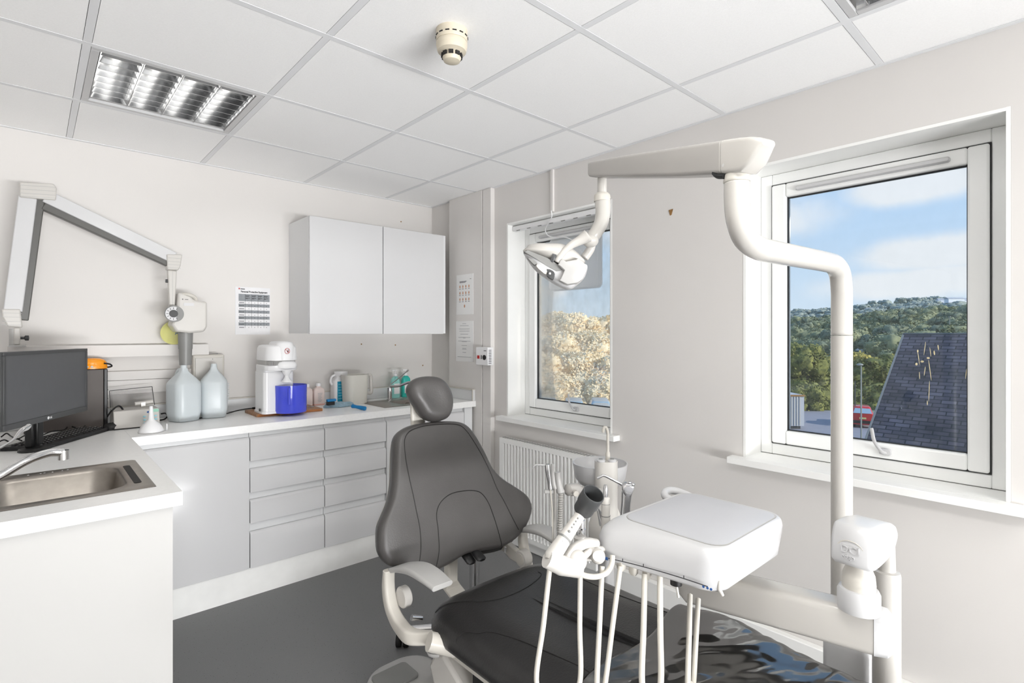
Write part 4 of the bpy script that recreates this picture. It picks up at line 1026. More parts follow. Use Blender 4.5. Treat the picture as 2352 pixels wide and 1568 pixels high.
# backrest shell, yoke
m = pillow([B_(*p) for p in bo], BN, .001, .018, 3, cen=BC, prof=[(0, -1), (.7, -1), (.88, -.8), (.94, 0), (.0, .5)]); m.bm.transform(Matrix.Translation(-BN*.046))
obj('back_shell', m, 'ivory2', ch, smooth=60)
m = MB().tube(catmull([B_(1035, 1220)-BN*.07, B_(1036, 1262)-BN*.065, D(1037, 1310, 2.05), D(1040, 1345, 2.0), (1.2, 1.36, .42)]), [.03]*30, 14, flat=.6) if False else MB()
A = D(1035, 1270, 2.04); Bq = D(1036, 1345, 1.97)
m.loft([[(x+c.x, y+c.y, c.z) for x, y in rrect(-w_, w_, -.016, .016, .008, 3)] for c, w_ in ((A+Vector((0, .02, .06)), .028), (A, .026), (Bq+Vector((0, 0, .02)), .022), (Bq, .034), (Bq-Vector((0, .1, .04)), .034))])
obj('back_bracket', m, 'ivory2', ch, bevel=.003)
m = MB().cyl(D(1030, 1340, 1.95), D(1022, 1338, 1.95), .012, n=14)
obj('hinge_pin', m, 'chrome', ch)
# seat cushion
SX0, SX1, SY0, SY1 = .90, 1.515, .12, 1.44
def sz(x, y): return .5+0*x
prof = [(.02, .435), (.004, .440), (0, .452), (.0, .468), (.006, .484), (.02, .497), (.045, .508), (.075, .518), (.1, .527), (.112, .530), (.16, .531), (.22, .528), (.29, .526)]
m = MB(); rings = []
for ins, z in prof:
    r = []
    for x, y in rrect(SX0+ins, SX1-ins, SY0+ins, SY1-ins*.8, max(.13-ins*.3, .015) if ins < .2 else .02, 10):
        # rounded rear edge, gentle rise under the thighs
        ry = y+(.022*(1-((x-1.2075)/.31)**2) if y > 1.0 else 0)
        rise = .018*math.exp(-((y-.72)/.16)**2)-.008*math.exp(-((y-1.15)/.15)**2)
        r.append((x, ry, z+rise*min(1, ins/.1)))
    rings.append(r)
# subdivide long sides so that the rise shows
def dense(ring, st=.045):
    out = []
    n = len(ring)
    for i in range(n):
        a, b = Vector(ring[i]), Vector(ring[(i+1) % n]); k = max(1, int(round((b-a).length/st))) if False else 1
        out.append(tuple(a))
    return out
def longring(ins, z):
    base = rrect(SX0+ins, SX1-ins, SY0+ins, SY1-ins*.8, max(.12-ins*.25, .012), 8); n = len(base); out = []
    for i in range(n):
        a, b = base[i], base[(i+1) % n]; out.append(a)
        if i % 9 == 8:
            kk = 24
            for q in range(1, kk): out.append((a[0]+(b[0]-a[0])*q/kk, a[1]+(b[1]-a[1])*q/kk))
    res = []
    for x, y in out:
        ryy = y+(.025*(1-((x-1.2075)/.31)**2) if y > 1.1 else 0)
        rise = .020*math.exp(-((y-.70)/.17)**2)-.007*math.exp(-((y-1.12)/.14)**2)
        res.append((x, ryy, z+rise*min(1, ins/.1)))
    return res
m = MB().loft([longring(i_, z_) for i_, z_ in prof])
seat = obj('seat', m, 'leather2', ch, smooth=180)
bpy.context.view_layer.update()
UP = Vector((0, 0, 1))
def S_(u, v): return GZ(u, v, .53)
seam(seat, seat, [S_(*p) for p in [(1000, 1376), (1020, 1370), (1050, 1373), (1080, 1379), (1110, 1380), (1140, 1375), (1175, 1362), (1210, 1345), (1235, 1328), (1243, 1318), (1236, 1313)]], UP)
seam(seat, seat, [GZ(1047, 1468, .49), GZ(1052, 1456, .50), GZ(1070, 1442, .515)]+[S_(*p) for p in [(1095, 1436), (1125, 1438), (1160, 1449), (1200, 1466), (1233, 1483), (1327, 1534)]]+[(1.01, .8, .53), (1.01, .6, .53), (1.01, .4, .53), (1.01, .2, .53)], UP)
seam(seat, seat, [(1.405, 1.36, .53), (1.41, 1.2, .53), (1.41, 1.0, .53), (1.41, .7, .53), (1.41, .4, .53), (1.41, .2, .53)], UP)
m = MB().rr(SX0+.035, SX1-.035, SY0+.02, SY1-.05, [(.02, .385), (0, .395), (0, .434)], .09)
obj('seat_frame', m, 'ivory2', ch, bevel=.003)
# armrests
AX = .875
def arm(side):
    x = AX if side < 0 else 1.50
    t_ = MB()
    if side < 0:
        L = [GX(u, v, AX) for u, v in [(891, 1305), (915, 1299), (945, 1302), (975, 1320), (1003, 1345)]]
    else:
        L = [GX(u, v, x) for u, v in [(1188, 1214), (1205, 1208), (1230, 1207), (1258, 1216), (1284, 1236)]]
    L = catmull(L, 5); n = len(L); rings = []
    for i, p in enumerate(L):
        f = i/(n-1); w_ = .020+.020*math.sin(PI*min(1, f*1.05)*.62+.25); th = .012+.004*math.sin(PI*f)
        tt = (L[min(i+1, n-1)]-L[max(i-1, 0)]).normalized(); nn = Vector((0, -tt.z, tt.y)); nn = nn if nn.z > 0 else -nn
        cx_ = p.x+(.022 if side < 0 else -.0)
        rings.append([(cx_+a, p.y+nn.y*b, p.z+nn.z*b) for a, b in rrect(-w_, w_, -th*1.4, .0, .009, 3)])
    pad = obj('armrest', t_.loft(rings), 'ivory' if False else 'lgrey', ch, bevel=.002)
    if side < 0:
        Pp = [(893, 1308), (892, 1345), (895, 1375), (903, 1405), (920, 1437), (948, 1462), (985, 1480), (1025, 1478)]
        W_ = [.012, .016, .018, .019, .021, .023, .025, .022]
    else:
        Pp = [(1200, 1216), (1202, 1250), (1207, 1275), (1212, 1300), (1216, 1325)]
        W_ = [.015, .016, .017, .018, .02]
    Q = [GX(u, v, x) for u, v in Pp]
    if side < 0: Q[-1].x += .11; Q[-2].x += .05; Q[-1].y += .06; Q[-2].y += .02
    Q = catmull(Q, 5); Wc = []
    for i in range(len(W_)-1): Wc += [W_[i]+(W_[i+1]-W_[i])*q/5 for q in range(5)]
    Wc.append(W_[-1]); rings = []
    for i, p in enumerate(Q):
        tt = (Q[min(i+1, len(Q)-1)]-Q[max(i-1, 0)]).normalized(); nn = Vector((0, -tt.z, tt.y))
        rings.append([(p.x+a, p.y+nn.y*b, p.z+nn.z*b) for a, b in rrect(-.019, .019, -Wc[i], Wc[i], .009, 3)])
    obj('armrest_bracket', MB().loft(rings), 'ivory2', ch, bevel=.002)
    c = GX(927, 1370, x+.03) if side < 0 else GX(1203, 1281, x-.03)
    sgn = 1 if side < 0 else -1
    k = obj('arm_pivot', MB().lathe([(.03, -.012), (.034, -.008), (.034, .012), (.030, .016), (.001, .017)] if side < 0 else [(.03, -.02), (.034, -.016), (.034, .016), (.030, .020), (.001, .021)], mx=Matrix.Translation(c) @ Matrix.Rotation(R90*(1 if side < 0 else -1), 4, 'Y')), 'ivory', ch)
    if side > 0:
        obj('pivot_disc', MB().lathe([(.022, .0205), (.022, .0225), (.001, .023)], mx=Matrix.Translation(c) @ Matrix.Rotation(-R90, 4, 'Y')), 'ivory2', k)
        a = GX(1150, 1248, x-.03)
        q = [GX(u, v, x-.02) for u, v in [(1143, 1255), (1168, 1240), (1200, 1268), (1196, 1290), (1178, 1280), (1166, 1265)]]
        obj('back_link', MB().loft([[(xx, p.y, p.z) for p in q] for xx in (x-.04, x-.015)]), 'ivory2', ch, bevel=.004)
        obj('release_lever', MB().tube([GX(1161, 1256, x-.05), GX(1160, 1268, x-.05)], .005, 8), 'white', ch)
        # rear column of the arm under the seat edge
        a = GX(1212, 1310, x)
        obj('arm_support', MB().loft([[(x+i_, a.y+j_, z) for i_, j_ in rrect(-.03, .03, -.035, .04, .01, 3)] for z in (.40, a.z)]), 'ivory2', ch)
arm(-1); arm(1)
c = GX(1012, 1452, .93)
m = MB().tube([(AX, GX(985, 1480, AX).y, GX(985, 1480, AX).z+.01), (1.0, 1.28, .40), (1.2, 1.26, .40)], [.028, .03, .03], 14)
obj('arm_crossbar', m, 'ivory2', ch)
m = MB().box(.885, .94, 1.33, 1.37, .445, .455)
obj('chrome_latch', MB().tube([D(945, 1418, 1.66), D(968, 1420, 1.68)], .009, 10), 'chrome', ch)
# lift housing and base below the seat
P = [(1.40, .365), (1.355, .385), (1.25, .33), (1.16, .27), (1.05, .245), (.95, .255), (.7, .36), (.3, .37), (.3, .05), (1.30, .05), (1.43, .32)]
m = MB().loft([[(x, p[0], p[1]) for p in P] for x in (.935, .96, 1.44, 1.465)])
hs = obj('lift_housing', m, 'ivory', ch, bevel=.012, seg=3)
m = MB().box(.95, 1.42, .9, 1.22, .25, .384)
obj('lift_mechanism', m, 'black', ch)
m = MB()
for k in range(3): m.cyl((.94, 1.0+.05*k, .27), (.94, 1.03+.05*k, .38), .011, n=10)
obj('mechanism_rod', m, 'chrome', ch)
m = MB()
for k in range(5): m.tube([(.925+.05*math.cos(2*PI*j/16)*.9+.04, 1.40+.03*math.sin(2*PI*j/16), .37+.012*k) for j in range(17)], .006, 6)
obj('bellows', m, 'lgrey', ch, kind='stuff')
q = GX(1150, 1553, .933)
obj('rating_label', MB().loft([[(xx, q.y+a, q.z+b) for a, b in ((-.028, -.004), (.028, -.004), (.03, .028), (-.026, .028))] for xx in (.9335, .9315)]), 'inkl', hs)
obj('floor_base', MB().rr(.93, 1.47, .1, 1.36, [(0, .0), (0, .03), (.01, .045)], .1), 'mgrey', ch)
# clear sheet over the foot end
m = MB(); nx, ny = 110, 110; V = []
rnd = random.Random(3)
for j in range(ny+1):
    row = []
    for i in range(nx+1):
        fx, fy = i/nx, j/ny
        x = SX0-.012+(SX1-SX0+.024)*fx
        ytop = .80+.05*fx+.04*math.sin(fx*9)*.4
        y = ytop-(ytop-.13)*fy
        ed = min(x-(SX0-.012), (SX1+.012)-x)
        z = .542+.020*math.exp(-((y-.70)/.17)**2)-.055*math.exp(-ed/.022)-.012*math.exp(-ed/.06)
        n1 = noise.noise(Vector((x*4+y*11, y*2.2-x*3.4, .3))); n2 = noise.noise(Vector((x*10+y*24, y*4-x*7, 4.3))); n3 = noise.noise(Vector((x*20+y*44, y*9-x*12, 9.1)))
        wv = .012*abs(n1)+.007*abs(n2)+.002*abs(n3)
        z += wv*min(1, fy*6)*min(1, ed/.03)+.001
        row.append(m.bm.verts.new((x, y, z)))
    V.append(row)
for j in range(ny):
    for i in range(nx): m._f([V[j][i], V[j][i+1], V[j+1][i+1], V[j+1][i]])
fs = obj('protective_sheet', m, 'film', smooth=180)
tag(fs, 'wrinkled clear plastic sheet covering the foot end of the treatment chair', 'protective cover')
sm = fs.modifiers.new('thick', 'SOLIDIFY'); sm.thickness = .0008
# foot control
t = thing('foot_control', 'grey and white floor foot control at the bottom edge, left of the chair base', 'foot control', (1.03, 1.63, 0))
c_ = GZ(935, 1560, .05)
obj('housing', MB().loft([[(c_.x+x*s_, c_.y+y*s_, z) for x, y in rrect(-.15, .15, -.14, .14, .12, 8)] for s_, z in ((1, .0), (1, .03), (.93, .055), (.78, .068))]), 'lgrey', t)
obj('pedal_pad', MB().loft([[(c_.x-.045+x, c_.y+y+.005, z) for x, y in rrect(-.075, .075, -.05, .065, .02, 5)] for z in (.069, .079)]), 'mgrey', t, bevel=.003)
# operator stool behind the chair
sp = GZ(925, 1484, 0.0)
t = thing('operator_stool', 'wheeled operator stool hidden behind the backrest, one castor and two levers showing', 'stool', (1.45, 1.85, 0))
sc_ = Vector((1.45, 1.85, 0))
rad = (Vector((sp.x, sp.y, 0))-sc_); a0 = math.atan2(rad.y, rad.x); RR = rad.length
m = MB().cyl(sc_+Vector((0, 0, .07)), sc_+Vector((0, 0, .13)), .04, .03)
obj('hub', m, 'chrome', t)
cas0 = None
for k in range(5):
    a = a0+2*PI*k/5; e = sc_+Vector((math.cos(a), math.sin(a), 0))*RR
    obj('leg', MB().tube([sc_+Vector((0, 0, .085)), e+Vector((0, 0, .075))], [.018, .012], 10), 'chrome', t)
    cs = obj('castor', MB().cyl(e+Vector((0, 0, .06)), e+Vector((0, 0, .10)), .015, n=12), 'chrome', t)
    sd = Vector((-ST*0+CT, -ST, 0)) if k == 0 else Vector((math.cos(a*2), math.sin(a*2), 0))
    m = MB()
    for s_ in (-1, 1): m.cyl(e+sd*(.006*s_)+Vector((0, 0, .03)), e+sd*(.026*s_)+Vector((0, 0, .03)), .0295, n=24)
    obj('wheel', m, 'rubber', cs)
obj('gas_column', MB().cyl(sc_+Vector((0, 0, .12)), sc_+Vector((0, 0, .46)), .022, n=18), 'chrome', t)
obj('cushion', MB().lathe([(.001, .46), (.17, .465), (.185, .485), (.185, .51), (.17, .53), (.1, .535), (.001, .53)], sc_), 'leather', t)
for q, (u, v, u2, v2) in enumerate(((1062, 1262, 1085, 1294), (1088, 1262, 1108, 1286))):
    A, B2 = D(u, v, 1.98), D(u2, v2, 1.93); dn = (B2-A).normalized()
    obj('height_lever', MB().tube([A-dn*.06, A, A+(B2-A)*.4, A+(B2-A)*.9, B2], [.006, .014, .021, .020, .012], 12, flat=.4), 'black', t)

# ------------------------------------------------------------ delivery unit
du = thing('delivery_unit', 'white enamel dental delivery unit with flat tray head on a swing arm at right', 'dental unit', (1.62, .363, 0))
HX0, HX1, HY0, HY1 = 1.085, 1.455, .535, .835
m = MB()
def pring(i0, z):
    return [(x, y, z) for x, y in rrect(1.112+i0, 1.439+i0*-1, .549+i0, .818-i0, max(.04-i0*.5, .01), 8)]
def hring(i0, z, nose=0.):
    out = []
    for x, y in rrect(HX0+i0, HX1-i0, HY0+i0, HY1-i0, max(.055-i0*.6, .01), 8):
        f = max(0, (y-HY0)/(HY1-HY0)); g = max(0, 1-(x-HX0)/(HX1-HX0))
        out.append((x-nose*f*f*g, y+nose*.5*f*g*g, z))
    return out
m.loft([hring(.03, .802, .03), hring(.016, .8035, .045), hring(.010, .810, .055), hring(.007, .83, .06), hring(.002, .862, .055), hring(.0, .882, .04), hring(.002, .894, .02), hring(.006, .900, .005), hring(.012, .9025, .0), pring(0, .9025), pring(.003, .8995)])
head = obj('tray_head', m, 'white', du, smooth=38)
m = MB().loft([pring(.004, .900), pring(.004, .9035), pring(.007, .9045), pring(.1, .9038)])
obj('tray_mat', m, 'tray', head)
obj('mat_edge', MB().loft([pring(.0015, .8998), pring(.0015, .9032), pring(.0042, .9032), pring(.0042, .8998)], caps=False), 'lgrey', head)
# handle behind, small toggles below
obj('handle', MB().tube(catmull([(1.36, .80, .885), (1.375, .85, .895), (1.41, .865, .90), (1.445, .85, .895), (1.45, .80, .885)]), .011, 12), 'white', head)
# markings on the operator face (x low)
def face_x(y): 
    f = (y-HY0)/(HY1-HY0); return HX0-.0012-.055*f*f
m = MB(); ys_ = [.80-.018*k for k in range(14)]
for a, b in zip(ys_, ys_[1:]): m.loft([[(face_x(y)-.001, y, z), (face_x(y)+.002, y, z), (face_x(y)+.002, y, z+.0012), (face_x(y)-.001, y, z+.0012)] for y, z in ((a, .823), (b, .823))])
for y in (.765, .715, .62): m.box(face_x(y)-.0012, face_x(y), y-.0008, y+.0008, .824, .831)
obj('scale_line', m, 'ink', head)
m = MB()
for y in (.815, .822, .829): m.box(face_x(y)-.0014, face_x(y)+.001, y-.0025, y+.0025, .826, .831)
m.box(face_x(.805)-.0014, face_x(.805), .800, .808, .819, .826)
for y in (.575, .566, .558): m.cyl((face_x(y)-.0014, y, .821), (face_x(y), y, .821), .0028, n=10)
obj('symbol', m, 'btn2', head)
m = MB().cyl((1.19, .565, .80), (1.17, .55, .765), .006, n=10)
tg = D(1652, 1352, 1.16); obj('toggle', MB().tube([tg+Vector((0, .0, .02)), tg, tg-Vector((-.004, .006, .014))], [.005, .005, .0035], 10), 'ivory', head)
kb = D(1553, 1328, 1.24); kk = obj('black_knob', MB().cyl(kb-Vector((0, 0, .014)), kb+Vector((0, 0, .022)), .0135, n=20), 'black', head)
obj('knob_pin', MB().tube([kb-Vector((0, 0, .012)), kb-Vector((0.0, 0.006, .042))], .003, 8), 'ivory', kk)
# holders under the operator edge
for u, v, d in ((1427, 1293, 1.30), (1455, 1303, 1.29), (1486, 1312, 1.28)):
    p = D(u, v, d); m = MB().rr(-.009, .009, -.010, .010, [(.004, -.018), (0, -.012), (0, .03)], .006, mx=Matrix.Translation(p))
    obj('hose_socket', m, 'ivory2', du)
# pivot neck and horizontal arm
Ba, Bb = D(1583, 1350, 1.50), Vector((1.487, .322, .67)); Ba.z = .67
dv = (Bb-Ba); dv.z = 0; dn = dv.normalized(); sd = Vector((dn.y, -dn.x, 0))
def armring(p, w_, h, r=.018): return [tuple(p+sd*a+Vector((0, 0, b))) for a, b in rrect(-w_, w_, -h, h, r, 5)]
m = MB().loft([armring(Ba-dn*.03, .02, .035), armring(Ba, .038, .05), armring(Bb-dn*.035, .038, .05)])
obj('swing_arm', m, 'paint', du)
m = MB().loft([armring(Bb-dn*.0345, .039, .051), armring(Bb-dn*.008, .036, .049), armring(Bb+dn*.004, .024, .040)])
obj('arm_end_cap', m, 'white', du)
nk = Vector((1.33, .70, 0))
obj('head_pivot', MB().lathe([(.05, .70), (.05, .735), (.034, .745), (.034, .775), (.06, .79), (.065, .801)], (Ba.x-.03, Ba.y-.06, 0)), 'ivory2', du)
# riser joint
jc = GZ(1983, 1408, .72); jc = Vector((jc.x+.01, jc.y+.012, 0))
j = obj('riser_collar', MB().lathe([(.043, .7205), (.044, .725), (.044, .763), (.040, .772), (.030, .774)], jc, n=40), 'white', du)
obj('riser', MB().lathe([(.034, .766), (.035, .785), (.033, .805), (.027, .82), (.026, .86)], jc, n=36), 'ivory2', du)
yaw = math.atan2(.363-jc.y, 1.62-jc.x)
mxh = Matrix.Translation((jc.x, jc.y, 0)) @ Matrix.Rotation(yaw, 4, 'Z') @ Matrix.Translation((0, 0, .872)) @ Matrix.Diagonal((.78, .74, .80, 1)) @ Matrix.Translation((0, 0, -.872))
Pz = [(-.060, .828), (-.066, .85), (-.062, .90), (-.046, .932), (-.02, .940), (.06, .937), (.13, .922), (.155, .90), (.16, .875), (.12, .84), (.06, .826), (-.03, .820)]
m = MB(); 
for y, s_ in ((-.058, .86), (-.054, .97), (-.045, 1.0), (.045, 1.0), (.054, .97), (.058, .86)): m.loft([]) if False else None
cxz = (.045, .88)
m.loft([[(cxz[0]+(x-cxz[0])*s_, y, cxz[1]+(z-cxz[1])*s_) for x, z in [(p.x, p.y) for p in catmull([(a, b, 0) for a, b in Pz], 4, True)]] for y, s_ in ((-.060, .80), (-.057, .92), (-.046, 1.0), (.046, 1.0), (.057, .92), (.060, .80))], mx=mxh)
jb = obj('joint_cover', m, 'white', du, smooth=55)
# raised lettering on the face turned to the viewer
fdir = (mxh.to_3x3() @ Vector((-1, 0, 0))).normalized(); tdir = (mxh.to_3x3() @ Vector((0, -1, 0))).normalized()
rot = Matrix((tdir, Vector((0, 0, 1)), fdir)).transposed()
pf = Vector((jc.x, jc.y, 0))+fdir*.0522
text('lettering', 'DCI', .024, pf+Vector((0, 0, .866))-tdir*.020, rot, 'white', jb, ext=.0016)
text('lettering', 'edge', .015, pf+Vector((0, 0, .852))-tdir*.018, rot, 'white', jb, ext=.0016)
m = MB().tube([pf+tdir*(.030*math.cos(a))+Vector((0, 0, .866+.028*math.sin(a)))-fdir*.0010*(1+2*abs(math.cos(a))) for a in [PI*k/16+.15 for k in range(15)]], .0012, 6)
obj('raised_arc', m, 'ivory2', jb)
obj('post', MB().lathe([(.031, 0), (.031, .755), (.029, .763), (.02, .765), (.018, .84)], (1.625, .363, 0), n=40), 'paint', du)
obj('joint_bolt', MB().cyl(mxh @ Vector((.12, -.03, .835)), mxh @ Vector((.12, .03, .835)), .014, n=16), 'dgrey', du)
obj('floor_box', MB().rr(1.655, 1.775, .405, .525, [(0, 0), (0, .50), (.008, .515)], .02), 'white', du)
# umbilical hoses: hang from the head and loop back
def hoseloop(a, b, c, d, r, m_='hose', zb=.572):
    """a,b: top and lower point of the front strand, c,d : lower and top of the returning strand"""
    A, B2, C2, D2 = a, b, c, d
    mid = (B2+C2)/2; mid.z = zb
    pts = [A, A+(B2-A)*.5, B2, mid, C2, C2+(D2-C2)*.5, D2]
    return obj('hose', MB().tube(catmull(pts, 8), r, 10), m_, du)
hoseloop(D(1264, 1292, 1.18), D(1233, 1572, 1.16), D(1330, 1574, 1.17), D(1333, 1300, 1.22), .0058)
hoseloop(D(1383, 1300, 1.27), D(1371, 1572, 1.19), D(1389, 1574, 1.20), D(1425, 1300, 1.29), .0062)
hoseloop(D(1481, 1318, 1.27), D(1475, 1572, 1.17), D(1517, 1574, 1.17), D(1516, 1322, 1.25), .0068)
hoseloop(D(1585, 1365, 1.35), D(1580, 1572, 1.20), D(1592, 1574, 1.22), D(1604, 1375, 1.38), .0064)
# instrument arm on the nose of the head
m = MB().tube(catmull([D(1368, 1248, 1.30), D(1345, 1247, 1.26), D(1318, 1262, 1.22), D(1300, 1290, 1.20), D(1292, 1305, 1.19)]), [.012]*3+[.0125]*8+[.013]*8+[.0135]*6, 14)
ia = obj('instrument_arm', m, 'ivory', du)
obj('instrument_arm', MB().tube(catmull([D(1385, 1262, 1.32), D(1360, 1262, 1.28), D(1340, 1278, 1.24), D(1328, 1295, 1.22)]), .009, 12), 'ivory', du)
m = MB().tube([D(1256, 1282, 1.17), D(1290, 1298, 1.18), D(1330, 1308, 1.20)], [.020, .022, .018], 18)
hb = obj('holder_block', m, 'ivory', du)
m = MB().ell(D(1322, 1287, 1.21), .026, n=22, m=14)
bj = obj('ball_joint', m, 'ivory', du)
obj('joint_screw', MB().cyl(D(1308, 1310, 1.185), D(1308, 1310, 1.180), .004, n=12), 'dgrey', bj)
m = MB().ell(D(1373, 1277, 1.27), .018, n=18, m=12).cyl(D(1373, 1277, 1.25), D(1373, 1277, 1.29), .012, n=14)
obj('ball_joint', m, 'ivory', du)
obj('knuckle', MB().box(-.035, .02, -.012, .012, -.008, .012, mx=Matrix.Translation(D(1360, 1278, 1.30)) @ Matrix.Rotation(-.7, 4, 'Z')), 'ivory', du, bevel=.004)
obj('spare_holder', MB().lathe([(.014, -.01), (.0155, .0), (.0155, .012), (.012, .013)], D(1333, 1245, 1.27), n=20), 'ivory', du)
obj('short_hose', MB().tube(catmull([D(1325, 1312, 1.21), D(1345, 1322, 1.22), D(1370, 1324, 1.24), D(1393, 1315, 1.26), D(1405, 1295, 1.28), D(1407, 1275, 1.29)]), .0065, 10), 'hose', du)
# instruments held in the holders
A, B2 = D(1262, 1288, 1.17), D(1341, 1170, 1.25); dn = (B2-A).normalized(); LL = (B2-A).length
t = thing('curing_light', 'white curing light wand with a dark grey cylinder tip, pointing up right', 'dental instrument', A)
m = MB().tube([A, A+dn*LL*.06, A+dn*LL*.4, A+dn*LL*.45, A+dn*LL*.9, B2], [.012, .0185, .0165, .0155, .0125, .012], 20)
bd = obj('body', m, 'ivory', t)
obj('grey_ring', MB().cyl(A+dn*LL*.395, A+dn*LL*.425, .0175, n=24), 'mgrey', bd)
m = MB()
for k, f in enumerate((.33, .52, .60, .66, .72, .78)):
    c = A+dn*LL*f; vv = (O-c).normalized(); vv = (vv-dn*vv.dot(dn)).normalized(); m.ell(c+vv*(.0158-.0035*f*.8), .0022 if k != 1 else .0035, n=8, m=5)
obj('indicator', m, 'mgrey', bd)
E1, E2 = D(1340, 1170, 1.25), D(1364, 1133, 1.222); en = (E2-E1).normalized()
LE = (E2-E1).length; mxe = Matrix.Translation(E1) @ en.to_track_quat('Z', 'Y').to_matrix().to_4x4()
m = MB().lathe([(.011, -.006), (.0225, -.003), (.0235, 0), (.0240, .020), (.0258, .023), (.0262, LE-.001), (.0255, LE), (.0235, LE), (.0232, LE-.002), (.0215, .012), (.001, .012)], mx=mxe, n=40)
obj('dark_cylinder', m, 'dgrey', t, smooth=50)
t = thing('polishing_handpiece', 'short chrome handpiece standing upright in the near holder beside the tray nose', 'dental instrument', D(1335, 1240, 1.28))
p = D(1335, 1242, 1.28); obj('body', MB().lathe([(.010, 0), (.0115, .004), (.0115, .030), (.009, .032), (.0085, .050), (.0065, .052), (.0065, .056)], p, n=20), 'chrome', t)
p = D(1335, 1238, 1.27)
t = thing('air_motor_handpiece', 'tall white handpiece with a chrome tip standing behind the tray nose', 'dental instrument', D(1391, 1215, 1.42))
p = D(1391, 1218, 1.42); m = MB().lathe([(.010, -.01), (.0125, .0), (.0125, .038), (.0115, .039), (.0115, .072), (.0112, .088), (.008, .09)], p, n=20)
b_ = obj('body', m, 'ivory', t); obj('chrome_tip', MB().lathe([(.006, .089), (.0065, .095), (.0065, .112), (.0045, .122), (.001, .123)], p, n=16), 'chrome', t)
m = MB().lathe([(.0128, .039), (.0128, .041)], p, n=20).lathe([(.0118, .071), (.0118, .0725)], p, n=20); obj('joint_ring', m, 'mgrey', b_)
# air-water syringe
t = thing('air_water_syringe', 'chrome air-water syringe with a bent nozzle standing behind the tray', 'dental instrument', D(1440, 1180, 1.50))
m = MB().tube([D(1436, 1185, 1.5), D(1438, 1155, 1.5), D(1440, 1130, 1.5)], [.014, .0135, .015], 18); obj('grip', m, 'chrome', t)
m = pillow([D(1427, 1112, 1.5), D(1437, 1107, 1.5), D(1450, 1108, 1.5), D(1456, 1115, 1.5), D(1452, 1130, 1.5), D(1446, 1140, 1.5), D(1436, 1142, 1.5), D(1429, 1128, 1.5)], Vector((-ST, -CT, 0)), .014, .014, 3, closed_cat=False)
sh = obj('head', m, 'chrome', t, smooth=180)
m = MB().ell(D(1446, 1108, 1.49), (.006, .006, .004), n=12, m=6).ell(D(1454, 1112, 1.49), (.006, .006, .004), n=12, m=6); obj('button', m, 'chrome', sh)
obj('nozzle', MB().tube(catmull([D(1372, 1098, 1.5), D(1380, 1094, 1.5), D(1388, 1092, 1.5), D(1405, 1100, 1.5), D(1428, 1112, 1.5)]), [.0035]*24+[.004], 10), 'chrome', t)
t = thing('scaler_handpiece', 'small dark chrome handpiece leaning just left of the white one behind the tray nose', 'dental instrument', D(1381, 1205, 1.45))
obj('body', MB().tube([D(1369, 1155, 1.46), D(1377, 1178, 1.46), D(1383, 1205, 1.46)], [.003, .006, .008], 12), 'chrome', t)

# ------------------------------------------------------------ spittoon and suction arm
CD = 2.2
cs = thing('cuspidor_unit', 'white spittoon tower with round white bowl and thin curved water spout by the window wall', 'spittoon', (1.80, 1.44, 0))
c = D(1378, 1073, CD+.08); m = MB().lathe([(.03, -.075), (.09, -.066), (.108, -.04), (.116, .015), (.118, .022), (.112, .022), (.10, -.03), (.04, -.055), (.001, -.056)], c, n=48)
obj('bowl', m, 'white', cs, smooth=60)
c2 = D(1392, 1057, CD-.03); cw_ = .046
m = MB().loft([[(c2.x+x, c2.y+y, z) for x, y in rrect(-cw_, cw_, -cw_*.8, cw_*.8, .03, 6)] for z in (.50, c2.z)])
m.bm.transform(Matrix.Translation(c2) @ Matrix.Rotation(-TH, 4, 'Z') @ Matrix.Translation(-c2))
tw = obj('tower', m, 'ivory', cs, bevel=.002)
for u in (1380, 1406):
    q = D(u, 1057, CD-.05); obj('cup_cap', MB().lathe([(.016, 0), (.017, .006), (.012, .010), (.001, .010)], Vector((q.x, q.y, c2.z)), n=18), 'white', tw)
    obj('cap_dimple', MB().cyl((q.x, q.y, c2.z+.0102), (q.x, q.y, c2.z+.0112), .009, n=16), 'mgrey', tw)
q = D(1396, 1057, CD-.02)
m = MB().lathe([(.010, 0), (.009, .03), (.006, .034)], Vector((q.x, q.y, c2.z)), n=14); tp = D(1396, 995, CD-.02)
m.tube(catmull([Vector((q.x, q.y, c2.z+.03)), Vector((q.x, q.y, c2.z+.08)), Vector((q.x, q.y, tp.z)), D(1393, 983, CD-.02), D(1388, 981, CD-.02), D(1386, 986, CD-.02), D(1385, 993, CD-.02)]), .006, 10)
obj('water_spout', m, 'ivory2', cs)
q = D(1392, 1260, CD)
obj('column', MB().loft([[(q.x+x, q.y+y, z) for x, y in rrect(-.028, .028, -.025, .025, .01, 4)] for z in (0, .52)]), 'white', cs)
obj('shoulder', MB().loft([[(c2.x+x*s_, c2.y+y*s_, z) for x, y in rrect(-.07, .07, -.045, .045, .02, 5)] for s_, z in ((.6, .47), (1, .52), (1, .60), (.65, .66))]), 'ivory', cs)
